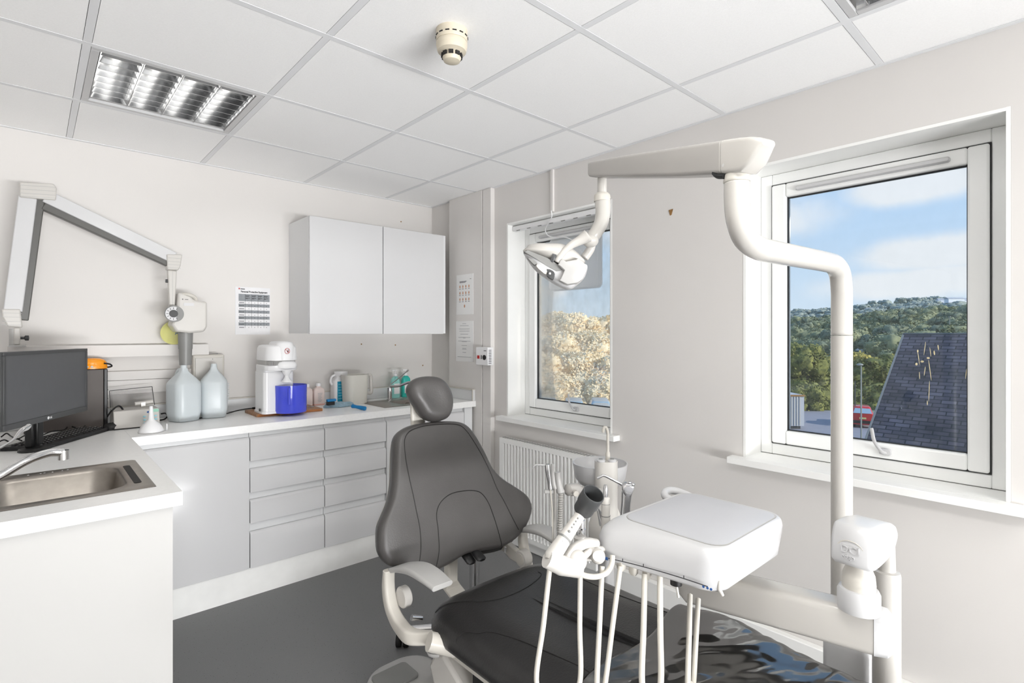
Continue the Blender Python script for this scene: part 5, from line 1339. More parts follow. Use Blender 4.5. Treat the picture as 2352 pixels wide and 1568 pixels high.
# suction arm
m = MB().tube(catmull([D(1385, 1128, CD-.1), D(1350, 1128, 2.05), D(1325, 1124, 2.0), D(1300, 1125, 1.97)]), [.014]*6+[.018]*6+[.026]*4+[.024]*2+[.012], 14, flat=.9)
sa = obj('suction_arm', m, 'paintg', cs)
k = D(1322, 1131, 1.95); obj('arm_knob', MB().cyl(k, k+Vector((-.010, -.012, 0)), .010, n=16), 'ivory2', sa)
m = MB().box(-.045, .03, -.008, .008, -.007, .007, mx=Matrix.Translation(D(1278, 1128, 1.96)) @ Matrix.Rotation(-TH, 4, 'Z'))
obj('holder_bar', m, 'lgrey', cs, bevel=.003)
def suct(name, lab, pts, rs, hose, hr, m_='lgrey', corr=False, hm='hoseg'):
    P = [D(*p) for p in pts]; t = thing(name, lab, 'dental instrument', P[-1])
    b = obj('body', MB().tube(P, rs, 16), m_, t)
    H = catmull([D(*p) for p in hose], 10)
    R = [hr*(1+(.12 if (i % 2) else -.06)) for i in range(len(H))] if corr else hr
    obj('hose', MB().tube(catmull([D(*p) for p in hose], 40 if corr else 10), [hr*(1+(.10*math.sin(i*1.57))) for i in range(40*(len(hose)-1)+1)] if corr else hr, 10), hm, t)
    return t
suct('suction_handpiece', 'thick grey suction handpiece with ribbed hose, rightmost of the three by the radiator', [(1281, 1084, 1.95), (1281, 1092, 1.95), (1283, 1110, 1.95), (1288, 1130, 1.95)], [.011, .0105, .0105, .014], [(1288, 1128, 1.95), (1287, 1180, 1.96), (1285, 1235, 1.98), (1287, 1300, 2.0), (1300, 1345, 2.02)], .0095, corr=True)
t = suct('saliva_ejector', 'slim grey saliva ejector valve, middle one of the three by the radiator', [(1269, 1065, 1.95), (1270, 1090, 1.95), (1272, 1112, 1.95), (1276, 1122, 1.95)], [.006, .0075, .008, .007], [(1275, 1120, 1.95), (1275, 1170, 1.96), (1273, 1235, 1.98), (1275, 1300, 2.0), (1292, 1345, 2.02)], .0058)
t = suct('assistant_syringe', 'chrome assistant syringe with a thin white nozzle, leftmost of the three by the radiator', [(1257, 1066, 1.95), (1258, 1080, 1.95), (1262, 1105, 1.95), (1264, 1122, 1.95)], [.010, .0105, .008, .009], [(1264, 1120, 1.95), (1268, 1170, 1.96), (1270, 1235, 1.98), (1272, 1300, 2.0), (1285, 1345, 2.02)], .0032, 'chrome', hm='hose')
obj('nozzle', MB().tube(catmull([D(1224, 1075, 1.95), D(1228, 1070, 1.95), D(1234, 1067, 1.95), D(1254, 1069, 1.95)]), .003, 8), 'white', t)

# ------------------------------------------------------------ operating light
ol = thing('operating_light', 'white jointed dental operating light on a tall bent pole at right', 'operating light', (1.70, .487, 0))
Pp = [Vector((1.703, .487, .515)), Vector((1.703, .487, 1.0)), Vector((1.703, .487, 1.367))]
obj('pole', MB().cyl((1.703, .487, .4), (1.703, .487, 1.3655), .0272, n=32), 'paint', ol)
bend = catmull([(1.703, .487, 1.3665), (1.703, .487, 1.43), (1.703, .487, 1.49), (1.690, .488, 1.540), (1.655, .491, 1.562), (1.60, .495, 1.566), (1.45, .507, 1.566), (1.32, .518, 1.566), (1.24, .524, 1.568), (1.185, .529, 1.585), (1.160, .533, 1.625), (1.155, .535, 1.67), (1.155, .535, 1.705)], 7)
obj('bent_pole', MB().tube(bend, .0270, 28), 'paint', ol, smooth=180)
cc = Vector((1.155, .535, 0))
obj('collar', MB().lathe([(.0275, 1.705), (.0285, 1.707), (.0285, 1.7105), (.0275, 1.712), (.027, 1.722), (.021, 1.728)], cc, n=36), 'ivory2', ol)
obj('upright_spigot', MB().lathe([(.0215, 1.725), (.0215, 1.765)], cc, n=28), 'paint', ol)
A3 = D(1692, 362, 1.17); B3 = D(1375, 393, 1.66)
def armsec(f, w_, top, bot):
    p = A3+(B3-A3)*f; dd = (B3-A3); dd.z = 0; dd.normalize(); s_ = Vector((dd.y, -dd.x, 0))
    return [tuple(p+s_*a*1+Vector((0, 0, b))) for a, b in rrect(-w_, w_, -bot, top, .010, 4)]
m = MB().loft([armsec(.035, .030, .037, .038), armsec(.3, .029, .036, .036), armsec(.7, .027, .034, .028), armsec(.95, .026, .030, .022), armsec(1.055, .022, .030, .018)])
obj('balance_arm', m, 'paintg', ol, bevel=.003)
m = MB().loft([armsec(.032, .030, .0375, .0385), armsec(-.06, .029, .038, .036), armsec(-.105, .028, .037, .018), armsec(-.14, .024, .034, -.01), armsec(-.155, .018, .030, -.018)])
obj('arm_end_cover', m, 'paint', ol, bevel=.003)
q = D(1663, 380, 1.19); obj('screw_cover', MB().cyl(q, D(1663, 380, 1.165), .0045, n=16), 'lgrey', ol)
obj('arm_cable', MB().tube(catmull([D(1640, 396, 1.2), D(1648, 404, 1.19), D(1664, 405, 1.17)]), .006, 8), 'black', ol)
q = D(1383, 452, 1.65)
obj('drop_tube', MB().cyl((q.x, q.y, D(1383, 395, 1.65).z), (q.x, q.y, q.z), .0145, n=22), 'paint', ol)
obj('drop_collar', MB().lathe([(.018, .012), (.0245, .006), (.0255, 0), (.0255, -.014), (.024, -.015)], q, n=28), 'ivory2', ol)
d_ = 1.65
gn = catmull([D(1384, 458, d_), D(1385, 485, d_), D(1381, 510, d_), D(1370, 532, d_), D(1357, 548, d_), D(1348, 556, d_)], 6)
obj('gooseneck', MB().tube(gn, [.0245-.006*i/30 for i in range(len(gn))], 20), 'paint', ol, smooth=180)
Z2 = lambda q, dd=1.65: [D(1180+x/7.842, 480+y/7.842, dd) for x, y in q]
FN = Vector((-ST, -CT, 0))
yk = obj('yoke', MB().tube(catmull(Z2([(1330, 480), (1200, 560), (1050, 640), (930, 740), (840, 850), (780, 960)], 1.60), 5), [.020, .019, .018, .017, .016, .015, .014, .0135, .013, .0125, .012, .0115, .011, .0105, .010, .010, .010, .010, .010, .010, .010, .010, .010, .010, .010, .010][:26], 14), 'paint', ol, smooth=180)
obj('yoke', MB().tube(catmull(Z2([(1400, 560), (1400, 640), (1380, 720), (1330, 800), (1270, 880)], 1.70), 5), [.014]*21, 14), 'paint', ol, smooth=180)
obj('yoke_hub', MB().ell(D(1356, 552, 1.65), (.026, .026, .022), n=20, m=12), 'paint', ol)
top = Z2([(172, 768), (215, 700), (280, 640), (430, 618), (600, 622), (760, 622), (900, 640), (1020, 690), (1130, 770), (1230, 870), (1290, 960), (1180, 1010), (1000, 1090), (880, 1090), (640, 970), (400, 850)])
lh = obj('lamp_head', pillow(top, FN, .055, .055, 3, prof=[(.0, -1.), (.4, -.95), (.7, -.75), (.9, -.45), (1, 0), (.92, .42), (.75, .72), (.5, .9), (.25, .98), (0., 1)]), 'paint', ol, smooth=180)
low = Z2([(172, 770), (400, 858), (640, 978), (880, 1100), (1010, 1100), (1200, 1020), (1310, 1010), (1322, 1100), (1250, 1270), (1060, 1430), (950, 1450), (800, 1395), (620, 1285), (400, 1120), (260, 940)])
lo = obj('lens_housing', pillow(low, FN, .050, .05, 3, prof=[(.0, -1.), (.4, -.95), (.7, -.8), (.92, -.45), (1, 0), (.97, .4), (.90, .8), (.6, .95), (0., 1)]), 'white', ol, smooth=180)
band = Z2([(180, 770), (235, 735), (600, 880), (900, 1060), (890, 1110), (780, 1130), (600, 1030), (380, 890)], 1.605)
obj('grey_band', pillow(band, FN, .006, .03, 1, closed_cat=False, prof=[(0, -1), (1, -1), (1, 0), (.95, 1), (0, 1)]), 'mgrey', ol)
cap = Z2([(830, 920), (870, 905), (930, 945), (1130, 905), (1160, 880), (1240, 940), (1300, 1010), (1318, 1110), (1240, 1270), (1150, 1340), (960, 1370), (815, 1295), (900, 1110), (790, 1010)], 1.595)
obj('side_cap', pillow(cap, FN, .010, .04, 1, closed_cat=False, prof=[(0, -1), (1, -1), (1, 0), (.95, .8), (.85, 1), (0, 1.1)]), 'lgrey', ol)
for nm_, q, mm_ in (('sensor_window', [(600, 1080), (700, 1110), (740, 1170), (720, 1260), (690, 1270), (600, 1200)], 'dgrey'), ('lens_window', [(400, 1030), (440, 990), (590, 1065), (590, 1185), (500, 1130)], 'ivory'), ('lens_window', [(250, 880), (330, 905), (420, 965), (375, 1010), (290, 930)], 'mgrey')):
    obj(nm_, pillow(Z2(q, 1.600), FN, .005, .02, 2, prof=[(0, -1), (1, -1), (1, 0), (.93, 1), (0, 1)]), mm_, lo)
q = Z2([(650, 1160)], 1.588)[0]; obj('sensor_dot', MB().ell(q, .004, n=10, m=6), 'white', lo)
q = Z2([(690, 880)], 1.60)[0]; obj('yoke_slot', pillow(Z2([(660, 930), (700, 800), (770, 820), (760, 900), (700, 960)], 1.597), FN, .003, .02, 1, closed_cat=False, prof=[(0, -1), (1, -1), (1, 0), (0, 1)]), 'dgrey', lh)
# ------------------------------------------------------------ outdoors
GR = -4.6
M['grass'] = mat('haze_tinted_meadow', (130, 135, 114), .95, var=.25, scale=.6)  # grass colour paled to carry the haze of distance
M['asphalt'] = mat('grey_yard', (140, 140, 150), .9, var=.06, scale=2)
M['bark'] = mat('bark', (96, 84, 66), .9, var=.2)
M['carred'] = mat('red_car_paint', (190, 30, 34), .25, coat=.5)
M['carglass'] = mat('car_window_glass', (150, 175, 195), .15)
M['renderw'] = mat('white_render', (226, 230, 238), .8)
M['roofg'] = mat('far_grey_roof', (172, 176, 184), .8)
M['post'] = mat('galvanised_post', (150, 152, 148), .5, metal=.3)
M['lichen'] = mat('bird_lime', (226, 212, 172), .8, var=.2, scale=50)
def leafmat(name, a, b):
    m = mat(name, a, .8, spec=.2); nt = m.node_tree
    r = [n for n in nt.nodes if n.type == 'VALTORGB'][0]; n = [n for n in nt.nodes if n.type == 'TEX_NOISE'][0]
    n.inputs['Scale'].default_value = 3.5; n.inputs['Detail'].default_value = 8; n.inputs['Roughness'].default_value = .75
    r.color_ramp.elements[0].color = lin(a)+(1,); r.color_ramp.elements[1].color = lin(b)+(1,)
    r.color_ramp.elements[0].position = .38; r.color_ramp.elements[1].position = .66
    return m
M['leaf_near'] = leafmat('near_leaves', (64, 74, 46), (150, 150, 84))
M['leaf_yel'] = leafmat('golden_leaves', (132, 126, 62), (206, 188, 108))
M['leaf_mid'] = leafmat('haze_tinted_green_leaves', (112, 122, 98), (158, 160, 124))  # distance haze mixed into this and the next two leaf colours
M['leaf_midd'] = leafmat('haze_tinted_dark_leaves', (106, 116, 100), (140, 146, 120))
M['leaf_far'] = leafmat('haze_tinted_far_leaves', (134, 146, 142), (168, 174, 164))
M['leaf_tan'] = leafmat('sun_glare_leaves', (232, 212, 174), (255, 244, 216))  # tan of the sun glare on dusty glass painted into the leaves
def slate():
    m = mat('slate_roof', (92, 88, 100), .55); nt = m.node_tree; L = nt.links; b = nt.nodes['Principled BSDF']
    tc = nt.nodes.new('ShaderNodeTexCoord'); br = nt.nodes.new('ShaderNodeTexBrick')
    br.inputs['Scale'].default_value = 1; br.inputs['Brick Width'].default_value = .24; br.inputs['Row Height'].default_value = .105
    br.inputs['Mortar Size'].default_value = .011; br.inputs['Color1'].default_value = lin((62, 58, 66))+(1,); br.inputs['Color2'].default_value = lin((92, 88, 98))+(1,)
    br.inputs['Mortar'].default_value = lin((26, 24, 30))+(1,); br.offset = .5
    L.new(tc.outputs['UV'], br.inputs['Vector'])
    n = nt.nodes.new('ShaderNodeTexNoise'); n.inputs['Scale'].default_value = 1.3; n.inputs['Detail'].default_value = 5; L.new(tc.outputs['UV'], n.inputs['Vector'])
    r = nt.nodes.new('ShaderNodeValToRGB'); r.color_ramp.elements[0].position = .35; r.color_ramp.elements[0].color = (.5, .44, .42, 1); r.color_ramp.elements[1].position = .65; r.color_ramp.elements[1].color = (1.15, 1.12, 1.15, 1)
    L.new(n.outputs['Fac'], r.inputs['Fac'])
    mx = nt.nodes.new('ShaderNodeMix'); mx.data_type = 'RGBA'; mx.blend_type = 'MULTIPLY'; mx.inputs['Factor'].default_value = 1
    L.new(br.outputs['Color'], mx.inputs['A']); L.new(r.outputs['Color'], mx.inputs['B']); L.new(mx.outputs['Result'], b.inputs['Base Color'])
    bp = nt.nodes.new('ShaderNodeBump'); bp.inputs['Strength'].default_value = .5; bp.inputs['Distance'].default_value = .02; L.new(br.outputs['Fac'], bp.inputs['Height']); bp.invert = True
    L.new(bp.outputs['Normal'], b.inputs['Normal']); return m
M['slate'] = slate()
g = MB(); n = 90
# rolling land : near yard level, then a wooded rise and a far ridge
def land(x, y):
    d = x*ST+y*CT; s = x*CT-y*ST; k = s/max(d, 1)
    h = GR
    h += 10.0*max(0, min(1, (d-80)/90))**1.3 * (.55+.45*max(0, min(1, (k-.5)/.3)))
    h += 21*max(0, min(1, (d-220)/260))*(.75+.35*max(0, min(1, (k-.4)/.5)))
    return h
N1, N2 = 46, 60
V = []
for j in range(N2+1):
    dd = 3.4*(1.092**j); row = []
    for i in range(N1+1):
        a = -.75+2.35*i/N1
        x = dd*(ST+a*CT); y = dd*(CT-a*ST)
        row.append(g.bm.verts.new((x, y, land(x, y))))
    V.append(row)
for j in range(N2):
    for i in range(N1): g._f([V[j][i], V[j][i+1], V[j+1][i+1], V[j+1][i]])
struct('ground', g, 'grass')
m = MB(); P = [D(1700, 767, 18), D(2060, 767, 19), D(2010, 767, 40), D(1800, 767, 42)]
m.loft([[(p.x, p.y, z) for p in P] for z in (GR+.01, GR+.05)])
struct('yard', m, 'asphalt')
# trees
def crown_mesh(seed, leaf, nl=2600, ls=.045, lumps=24, flat=.85):
    r = random.Random(seed); bm = bmesh.new(); C_ = []
    for k in range(lumps):
        a = r.uniform(0, 2*PI); q = r.uniform(.15, .62); z = r.uniform(-.35, .5)*flat
        C_.append((Vector((q*math.cos(a), q*math.sin(a), z)), r.uniform(.22, .42)))
    C_.append((Vector((0, 0, .1)), .62))
    for c, rr_ in C_:
        ret = bmesh.ops.create_icosphere(bm, subdivisions=3, radius=rr_*.9, matrix=Matrix.Translation(c))
        for v in ret['verts']:
            d_ = (v.co-c).normalized(); v.co += d_*rr_*(.30*noise.noise(v.co*4+Vector((seed, 0, 0)))+.30*noise.noise(v.co*11))
    for k in range(nl):
        c, rr_ = r.choice(C_); d_ = Vector((r.gauss(0, 1), r.gauss(0, 1), r.gauss(.2, 1))).normalized()
        p = c+d_*rr_*r.uniform(.85, 1.12); s_ = ls*r.uniform(.6, 1.4)
        u = Vector((r.gauss(0, 1), r.gauss(0, 1), r.gauss(0, 1))).normalized(); w_ = u.orthogonal().normalized()
        bm.faces.new([bm.verts.new(p+u*s_), bm.verts.new(p+w_*s_), bm.verts.new(p-u*s_), bm.verts.new(p-w_*s_)])
    me = bpy.data.meshes.new('crown'); bm.to_mesh(me); bm.free(); me.materials.append(M[leaf])
    for p in me.polygons: p.use_smooth = True
    return me
def trunk_mesh():
    m = MB().tube([(0, 0, -1.6), (.02, 0, -.9), (0, .02, -.2)], [.09, .07, .04], 8)
    for k in range(5): a = k*1.3; m.tube([(0, 0, -.7), (.25*math.cos(a), .25*math.sin(a), -.1)], [.04, .015], 6)
    me = bpy.data.meshes.new('trunk'); m.bm.to_mesh(me); m.bm.free(); me.materials.append(M['bark']); return me
TR = trunk_mesh(); CR = {}
def tree(u, vtop, d, w_, leaf, lab, name='tree', cat='tree', group=None, nl=9000, ls=.034, hz=None):
    """tree whose crown top shows at the given height from the window, at distance d; w_ = crown radius in metres"""
    key = (leaf, random.randint(0, 1))
    if key not in CR: CR[key] = crown_mesh(len(CR)*7+3, leaf, nl, ls)
    p = D(u, 767, d); gz = land(p.x, p.y) ; ztop = CAM_Z+(CY0-vtop)/FPX*d
    h = hz or w_*.95; cz = ztop-h*.95
    t = thing(name, lab, cat, (p.x, p.y, gz), random.uniform(0, 6), group)
    c = bpy.data.objects.new('crown', CR[key]); C.objects.link(c); c.parent = t; c.location = (0, 0, cz-gz); c.scale = (w_, w_, h)
    k = bpy.data.objects.new('trunk', TR); C.objects.link(k); k.parent = t
    L_ = max(.5, (cz-gz)); k.scale = (w_*.5, w_*.5, (L_)/1.6); k.location = (0, 0, L_)
    return t
G1 = 'near green trees beyond the yard'
for u, v, d, w_, lf in ((1822, 770, 34, 1.9, 'leaf_near'), (1850, 800, 36, 2.0, 'leaf_near'), (1880, 812, 40, 2.0, 'leaf_near'), (1905, 800, 44, 2.2, 'leaf_yel'), (1940, 806, 42, 2.2, 'leaf_near'),
                        (1975, 795, 46, 2.3, 'leaf_yel'), (1985, 815, 38, 2.0, 'leaf_near'), (2020, 806, 40, 2.2, 'leaf_near'), (2052, 802, 46, 2.2, 'leaf_near'), (2085, 800, 50, 2.4, 'leaf_yel'), (1800, 790, 40, 2.5, 'leaf_near'), (1775, 780, 38, 2.4, 'leaf_near'),
                        (1835, 850, 33, 1.7, 'leaf_near'), (1870, 872, 34, 1.9, 'leaf_near'), (1935, 862, 36, 2.1, 'leaf_near'), (2000, 868, 34, 2.0, 'leaf_near'), (2040, 862, 36, 2.1, 'leaf_near')):
    tree(u, v, d*1.28, w_*1.28, lf, 'bushy sunlit yellow-green tree standing in the trees beyond the yard' if lf == 'leaf_yel' else 'dark green bushy tree standing beyond the yard and lamp post', group=G1+(' gold' if lf == 'leaf_yel' else ''), hz=w_*1.45)
random.seed(21)
def onland(u, d, h):
    p = D(u, 767, d); return CY0-(land(p.x, p.y)+h-CAM_Z)/d*FPX
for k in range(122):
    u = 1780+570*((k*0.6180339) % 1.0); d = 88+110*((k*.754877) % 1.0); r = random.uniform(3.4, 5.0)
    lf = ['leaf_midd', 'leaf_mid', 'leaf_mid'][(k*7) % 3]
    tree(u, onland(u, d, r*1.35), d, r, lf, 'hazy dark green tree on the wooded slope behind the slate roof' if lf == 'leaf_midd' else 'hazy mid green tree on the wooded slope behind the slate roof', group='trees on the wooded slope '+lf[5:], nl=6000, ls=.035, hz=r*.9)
for u, v in ((2115, 762), (2140, 766), (2215, 762), (2240, 758), (2262, 764), (2175, 768)):
    tree(u, v, 90, 2.6, 'leaf_yel', 'golden-green treetop showing just above the slate roof ridge', group='golden treetops above the ridge')
for k, (u, v, s_) in enumerate(((1815, 708, 9), (1840, 705, 8), (1868, 704, 9), (1893, 705, 8), (1975, 697, 10), (2003, 688, 6), (2033, 685, 9), (2068, 680, 5.5), (2087, 681, 6), (2104, 680, 4.5), (2124, 679, 7), (2148, 676, 7), (2165, 678, 6.5), (2210, 684, 8), (2255, 677, 8), (2275, 680, 8), (2300, 680, 9), (2330, 684, 9))):
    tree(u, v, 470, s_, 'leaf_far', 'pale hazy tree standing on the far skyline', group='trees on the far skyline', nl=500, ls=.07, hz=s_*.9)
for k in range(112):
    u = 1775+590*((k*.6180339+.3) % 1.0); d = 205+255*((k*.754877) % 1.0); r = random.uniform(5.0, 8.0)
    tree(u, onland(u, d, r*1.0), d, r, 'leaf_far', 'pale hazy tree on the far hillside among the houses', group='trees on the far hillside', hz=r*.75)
# hedge through the left window, its tan sun haze painted into the leaves
random.seed(5)
for k in range(60):
    u = 1188+285*((k*.6180339) % 1.0); row = k % 4
    v = 716+random.uniform(-8, 14)+row*42; d = 62-row*5
    tree(u, v, d, 3.7-.15*row, 'leaf_tan', 'bush with tan sun haze in its leaf colour, in the tall hedge beyond the left window', 'hedge_bush', 'bush', 'tan hedge bushes beyond the left window', nl=13000, ls=.036, hz=3.4)
for k, (u, v) in enumerate(((1258, 914), (1318, 916), (1378, 916))):
    p = D(u, v, 37); s_ = .72
    t = thing('parked_car', ['grey parked car, leftmost at the foot of the tan hedge', 'grey parked car, middle one at the foot of the tan hedge', 'grey parked car, rightmost at the foot of the tan hedge'][k], 'car', (p.x, p.y, GR+.82), -TH-.1, 'grey cars below the tan hedge')
    obj('body', MB().loft([[(x, y, z) for x, y in rrect(-s_*a, s_*a, -1.9+b, 1.9-b, .2, 4)] for a, z, b in ((.9, -.6, .05), (1, -.4, 0), (1, .05, 0), (.97, .15, .1), (.95, .17, .8), (.75, .62, 1.1), (.68, .65, 1.2))]), 'lgrey', t, local=True)
    obj('window_glass', MB().loft([[(x, y, z) for x, y in rrect(-s_*a, s_*a, -1.9+b, 1.9-b, .2, 4)] for a, z, b in ((.955, .22, .86), (.80, .56, 1.05))]), 'carglass', t, local=True)
# far houses
hc = 0
for u, v, w_, d in ((1832, 738, 9, 330), (1846, 735, 9, 335), (1858, 740, 8, 330), (1870, 733, 8, 340), (1888, 737, 7, 335), (1820, 742, 7, 330), (2003, 712, 9, 400), (2018, 716, 8, 400), (2172, 690, 12, 395), (2192, 688, 12, 395), (2212, 692, 13, 392), (2232, 689, 12, 395), (2250, 692, 10, 392), (2120, 700, 10, 395), (2145, 698, 12, 395), (2160, 704, 12, 388), (2095, 703, 9, 395)):
    d += (hc % 3)*14; p = D(u, v, d); t = thing('house', 'tiny white house with grey roof on the far hillside', 'house', (p.x, p.y, p.z-4), -TH+.2*math.sin(hc*2.1), 'white houses on the far hillside'); hc += 1
    h_ = w_*.45
    obj('wall', MB().box(-w_/2, w_/2, -2, 2, 1.6, 4.6), 'renderw', t, local=True)
    obj('roof', MB().loft([[(x, -2.3, 4.6), (x, 2.3, 4.6), (x, 0, 5.8)] for x in (-w_/2-.3, w_/2+.3)]), 'roofg', t, local=True)
p = D(2025, 800, 95)
t = thing('warehouse', 'low white-roofed building among the trees left of the slate roof', 'building', (p.x, p.y, p.z-3), -TH)
obj('wall', MB().box(-3.2, 3.2, -2, 2, 0, 2.6), 'renderw', t, local=True)
obj('roof', MB().loft([[(x, -2.2, 2.6), (x, 2.2, 2.6), (x, 0, 3.6)] for x in (-3.4, 3.4)]), 'renderw', t, local=True)
# slate roof of the neighbouring building
def cw(s, d, z): return Vector((d*ST+s*CT, d*CT-s*ST, z))
T0 = Vector((8.90, 12.0)); gd = Vector((-1.97, -1.70)); rd = Vector((.653, -.757)); ZR = 1.34; slope = .757
gl = gd.length; gu = gd/gl
def roofpt(a, b, dz=0): q = T0+rd*a+gu*b; return cw(q.x, q.y, ZR-b*slope+dz)
t = thing('neighbouring_building', 'dark slate pitched roof of the building right outside the right window', 'building', tuple(roofpt(3, 0))[:2]+(GR,))
m = MB(); uvl = m.bm.loops.layers.uv.new('UVMap')
Lr, Lb = 9.0, 4.4
vs = [m.bm.verts.new(roofpt(a, b)) for a, b in ((0, 0), (Lr, 0), (Lr, Lb), (0, Lb))]
f = m.bm.faces.new(vs)
SL = math.sqrt(1+slope*slope)
for lp, (a, b) in zip(f.loops, ((0, 0), (Lr, 0), (Lr, Lb), (0, Lb))): lp[uvl].uv = (a, -b*SL)
vs2 = [m.bm.verts.new(p) for p in (roofpt(0, 0), roofpt(Lr, 0), roofpt(Lr, -4, -8*0-4*slope*2), roofpt(0, -4, -4*slope*2))]
f2 = m.bm.faces.new(vs2)
for lp, (a, b) in zip(f2.loops, ((0, 0), (Lr, 0), (Lr, 4), (0, 4))): lp[uvl].uv = (a, b*SL)
def obj_keep(name, m, mm, parent):
    me = bpy.data.meshes.new(name); bmesh.ops.translate(m.bm, verts=m.bm.verts[:], vec=-wloc(parent)); m.bm.to_mesh(me); m.bm.free(); me.materials.append(M[mm])
    o = bpy.data.objects.new(name, me); C.objects.link(o); o.parent = parent; return o
rf = obj_keep('roof_slates', m, 'slate', t); so = rf.modifiers.new('t', 'SOLIDIFY'); so.thickness = .08; so.offset = -1 if False else 0
obj('ridge_tiles', MB().tube([roofpt(-.03, 0, .0), roofpt(Lr, 0, .0)], .055, 8), 'dgrey', t)
m = MB(); q0, q1, q2, q3 = roofpt(.15, .05, -.1), roofpt(Lr, .05, -.1), roofpt(Lr, Lb-.2, -.1), roofpt(.15, Lb-.2, -.1)
q4, q5 = roofpt(Lr, -4, -4*slope*2), roofpt(.15, -4, -4*slope*2)
m.loft([[q0, q3, (q3.x, q3.y, GR), (q5.x, q5.y, GR), q5-Vector((0, 0, .1))], [q1, q2, (q2.x, q2.y, GR), (q4.x, q4.y, GR), q4-Vector((0, 0, .1))]])
obj('wall', m, 'lgrey', t)
obj('verge', MB().tube([roofpt(-.02, 0, .02), roofpt(-.02, Lb, .02)], .03, 6), 'mgrey', t)
# bird-lime streaks on the outside of the right window
m = MB(); Xg = WD+.0135
def blob(u, v, w_, h_):
    p = GX(u, v, Xg); m.ell(p, (.0006, w_*.62, h_*.9), n=9, m=7, mx=Matrix.Translation(p) @ Matrix.Rotation(.12*math.sin(u*7.), 4, 'X') @ Matrix.Translation(-p))
for u, v, w_, h_ in ((2108, 806, .0045, .006), (2110, 822, .002, .03), (2124, 800, .002, .03), (2137, 808, .002, .02), (2136, 850, .0022, .045), (2124, 852, .0022, .02), (2112, 862, .002, .016), (2134, 898, .002, .045), (2130, 925, .0025, .010), (2219, 858, .002, .022), (2105, 836, .006, .006), (2118, 830, .009, .0045), (2132, 822, .008, .004), (2146, 810, .004, .010), (2155, 798, .003, .012)):
    blob(u, v, w_, h_)
tag(obj('bird_dropping', m, 'lichen'), 'cream splash and drips of bird lime on the right window glass', 'bird droppings', kind='stuff')
for u, v, d, z0, lab in ((1978, 838, 30, GR, 'grey street lamp post standing in the yard left of the slate roof'), (1964, 875, 34, GR, 'thin dark pole just left of the street lamp in the yard')):
    p = D(u, v, d); t = thing('lamp_post', lab, 'lamp post', (p.x, p.y, GR))
    obj('pole', MB().cyl((p.x, p.y, GR), p, .045 if d == 30 else .035, .035, n=12), 'post' if d == 30 else 'dgrey', t)
    if d == 30: obj('lamp', MB().ell(p+Vector((-.06, .05, .02)), (.2, .17, .07), n=14, m=8), 'post', t)
for u, v, d, vb, lab in ((2181, 728, 120, 770, 'thin distant lamp column above the slate roof ridge'), (2031, 762, 110, 800, 'thin distant lamp column left of the slate roof')):
    p = D(u, v, d); b_ = D(u, vb, d); t = obj('lamp_column', MB().cyl((b_.x, b_.y, b_.z-8), p, .09, n=8).box(p.x-.7, p.x+.7, p.y-.2, p.y+.2, p.z, p.z+.15), 'post'); tag(t, lab, 'lamp post')
# skip container and car
p = D(1822, 950, 33)
t = thing('shipping_container', 'pale corrugated container at the lower left corner of the right window view', 'container', (p.x, p.y, GR), -TH)
wd_ = .95
zt_ = CAM_Z-(907-CY0)/FPX*33
obj('body', MB().box(-3.2, .68, 0, 2.4, .25, zt_-GR), 'roofg', t, local=True)
m = MB()
for k in range(22): m.box(-3.2+.17*k, -3.14+.17*k, -.04, 0, .3, zt_-GR-.1)
obj('rib', m, 'lgrey', t, local=True)
obj('top_rail', MB().box(-3.2, .70, -.06, .0, zt_-GR-.08, zt_-GR+.02), 'rust', t, local=True)
obj('skid', MB().box(-3.2, .5, .1, .3, .0, .25), 'dgrey', t, local=True)
p = D(1981, 965, 33.5)
t = thing('parked_car', 'red hatchback parked in the yard beside the lamp post', 'car', (p.x, p.y, GR+.05), -TH-math.atan((1981-CX0)/FPX)+.08)
s_ = .60
m = MB().loft([[(x, y, z) for x, y in rrect(-a*s_*1.1, a*s_*1.1, -.2, 2.6-b, .2, 4)] for a, z, b in ((.85, .22, 0), (.98, .4, 0), (1, .75, 0), (.95, .9, .1))])
obj('body', m, 'carred', t, local=True)
obj('cabin', MB().loft([[(x, y, z) for x, y in rrect(-a*s_*1.05, a*s_*1.05, -.12+c, 1.6-c, .2, 4)] for a, z, c in ((.92, .88, 0), (.72, 1.28, .25), (.66, 1.32, .3))]), 'carred', t, local=True)
obj('rear_window', MB().quad((-.50, -.150, .93), (.50, -.150, .93), (.40, .075, 1.22), (-.40, .075, 1.22)), 'carglass', t, local=True)
obj('bumper', MB().box(-.62, .62, -.24, -.19, .3, .48), 'black', t, local=True)
obj('number_plate', MB().box(-.18, .18, -.24, -.2, .58, .68), 'yellow', t, local=True)
m = MB()
for x in (-.5, .5): m.cyl((x-.08, .2, .3), (x+.08, .2, .3), .28, n=18); 
obj('wheel', m, 'rubber', t, local=True)
for k, (u, v, h_) in enumerate(((1858, 950, .85),)):
    p = D(u, 990, 27); t = obj('bollard', MB().cyl((p.x, p.y, GR), (p.x, p.y, GR+h_), .06, n=10), 'renderw'); tag(t, 'small white post standing in the yard near the container', 'post')

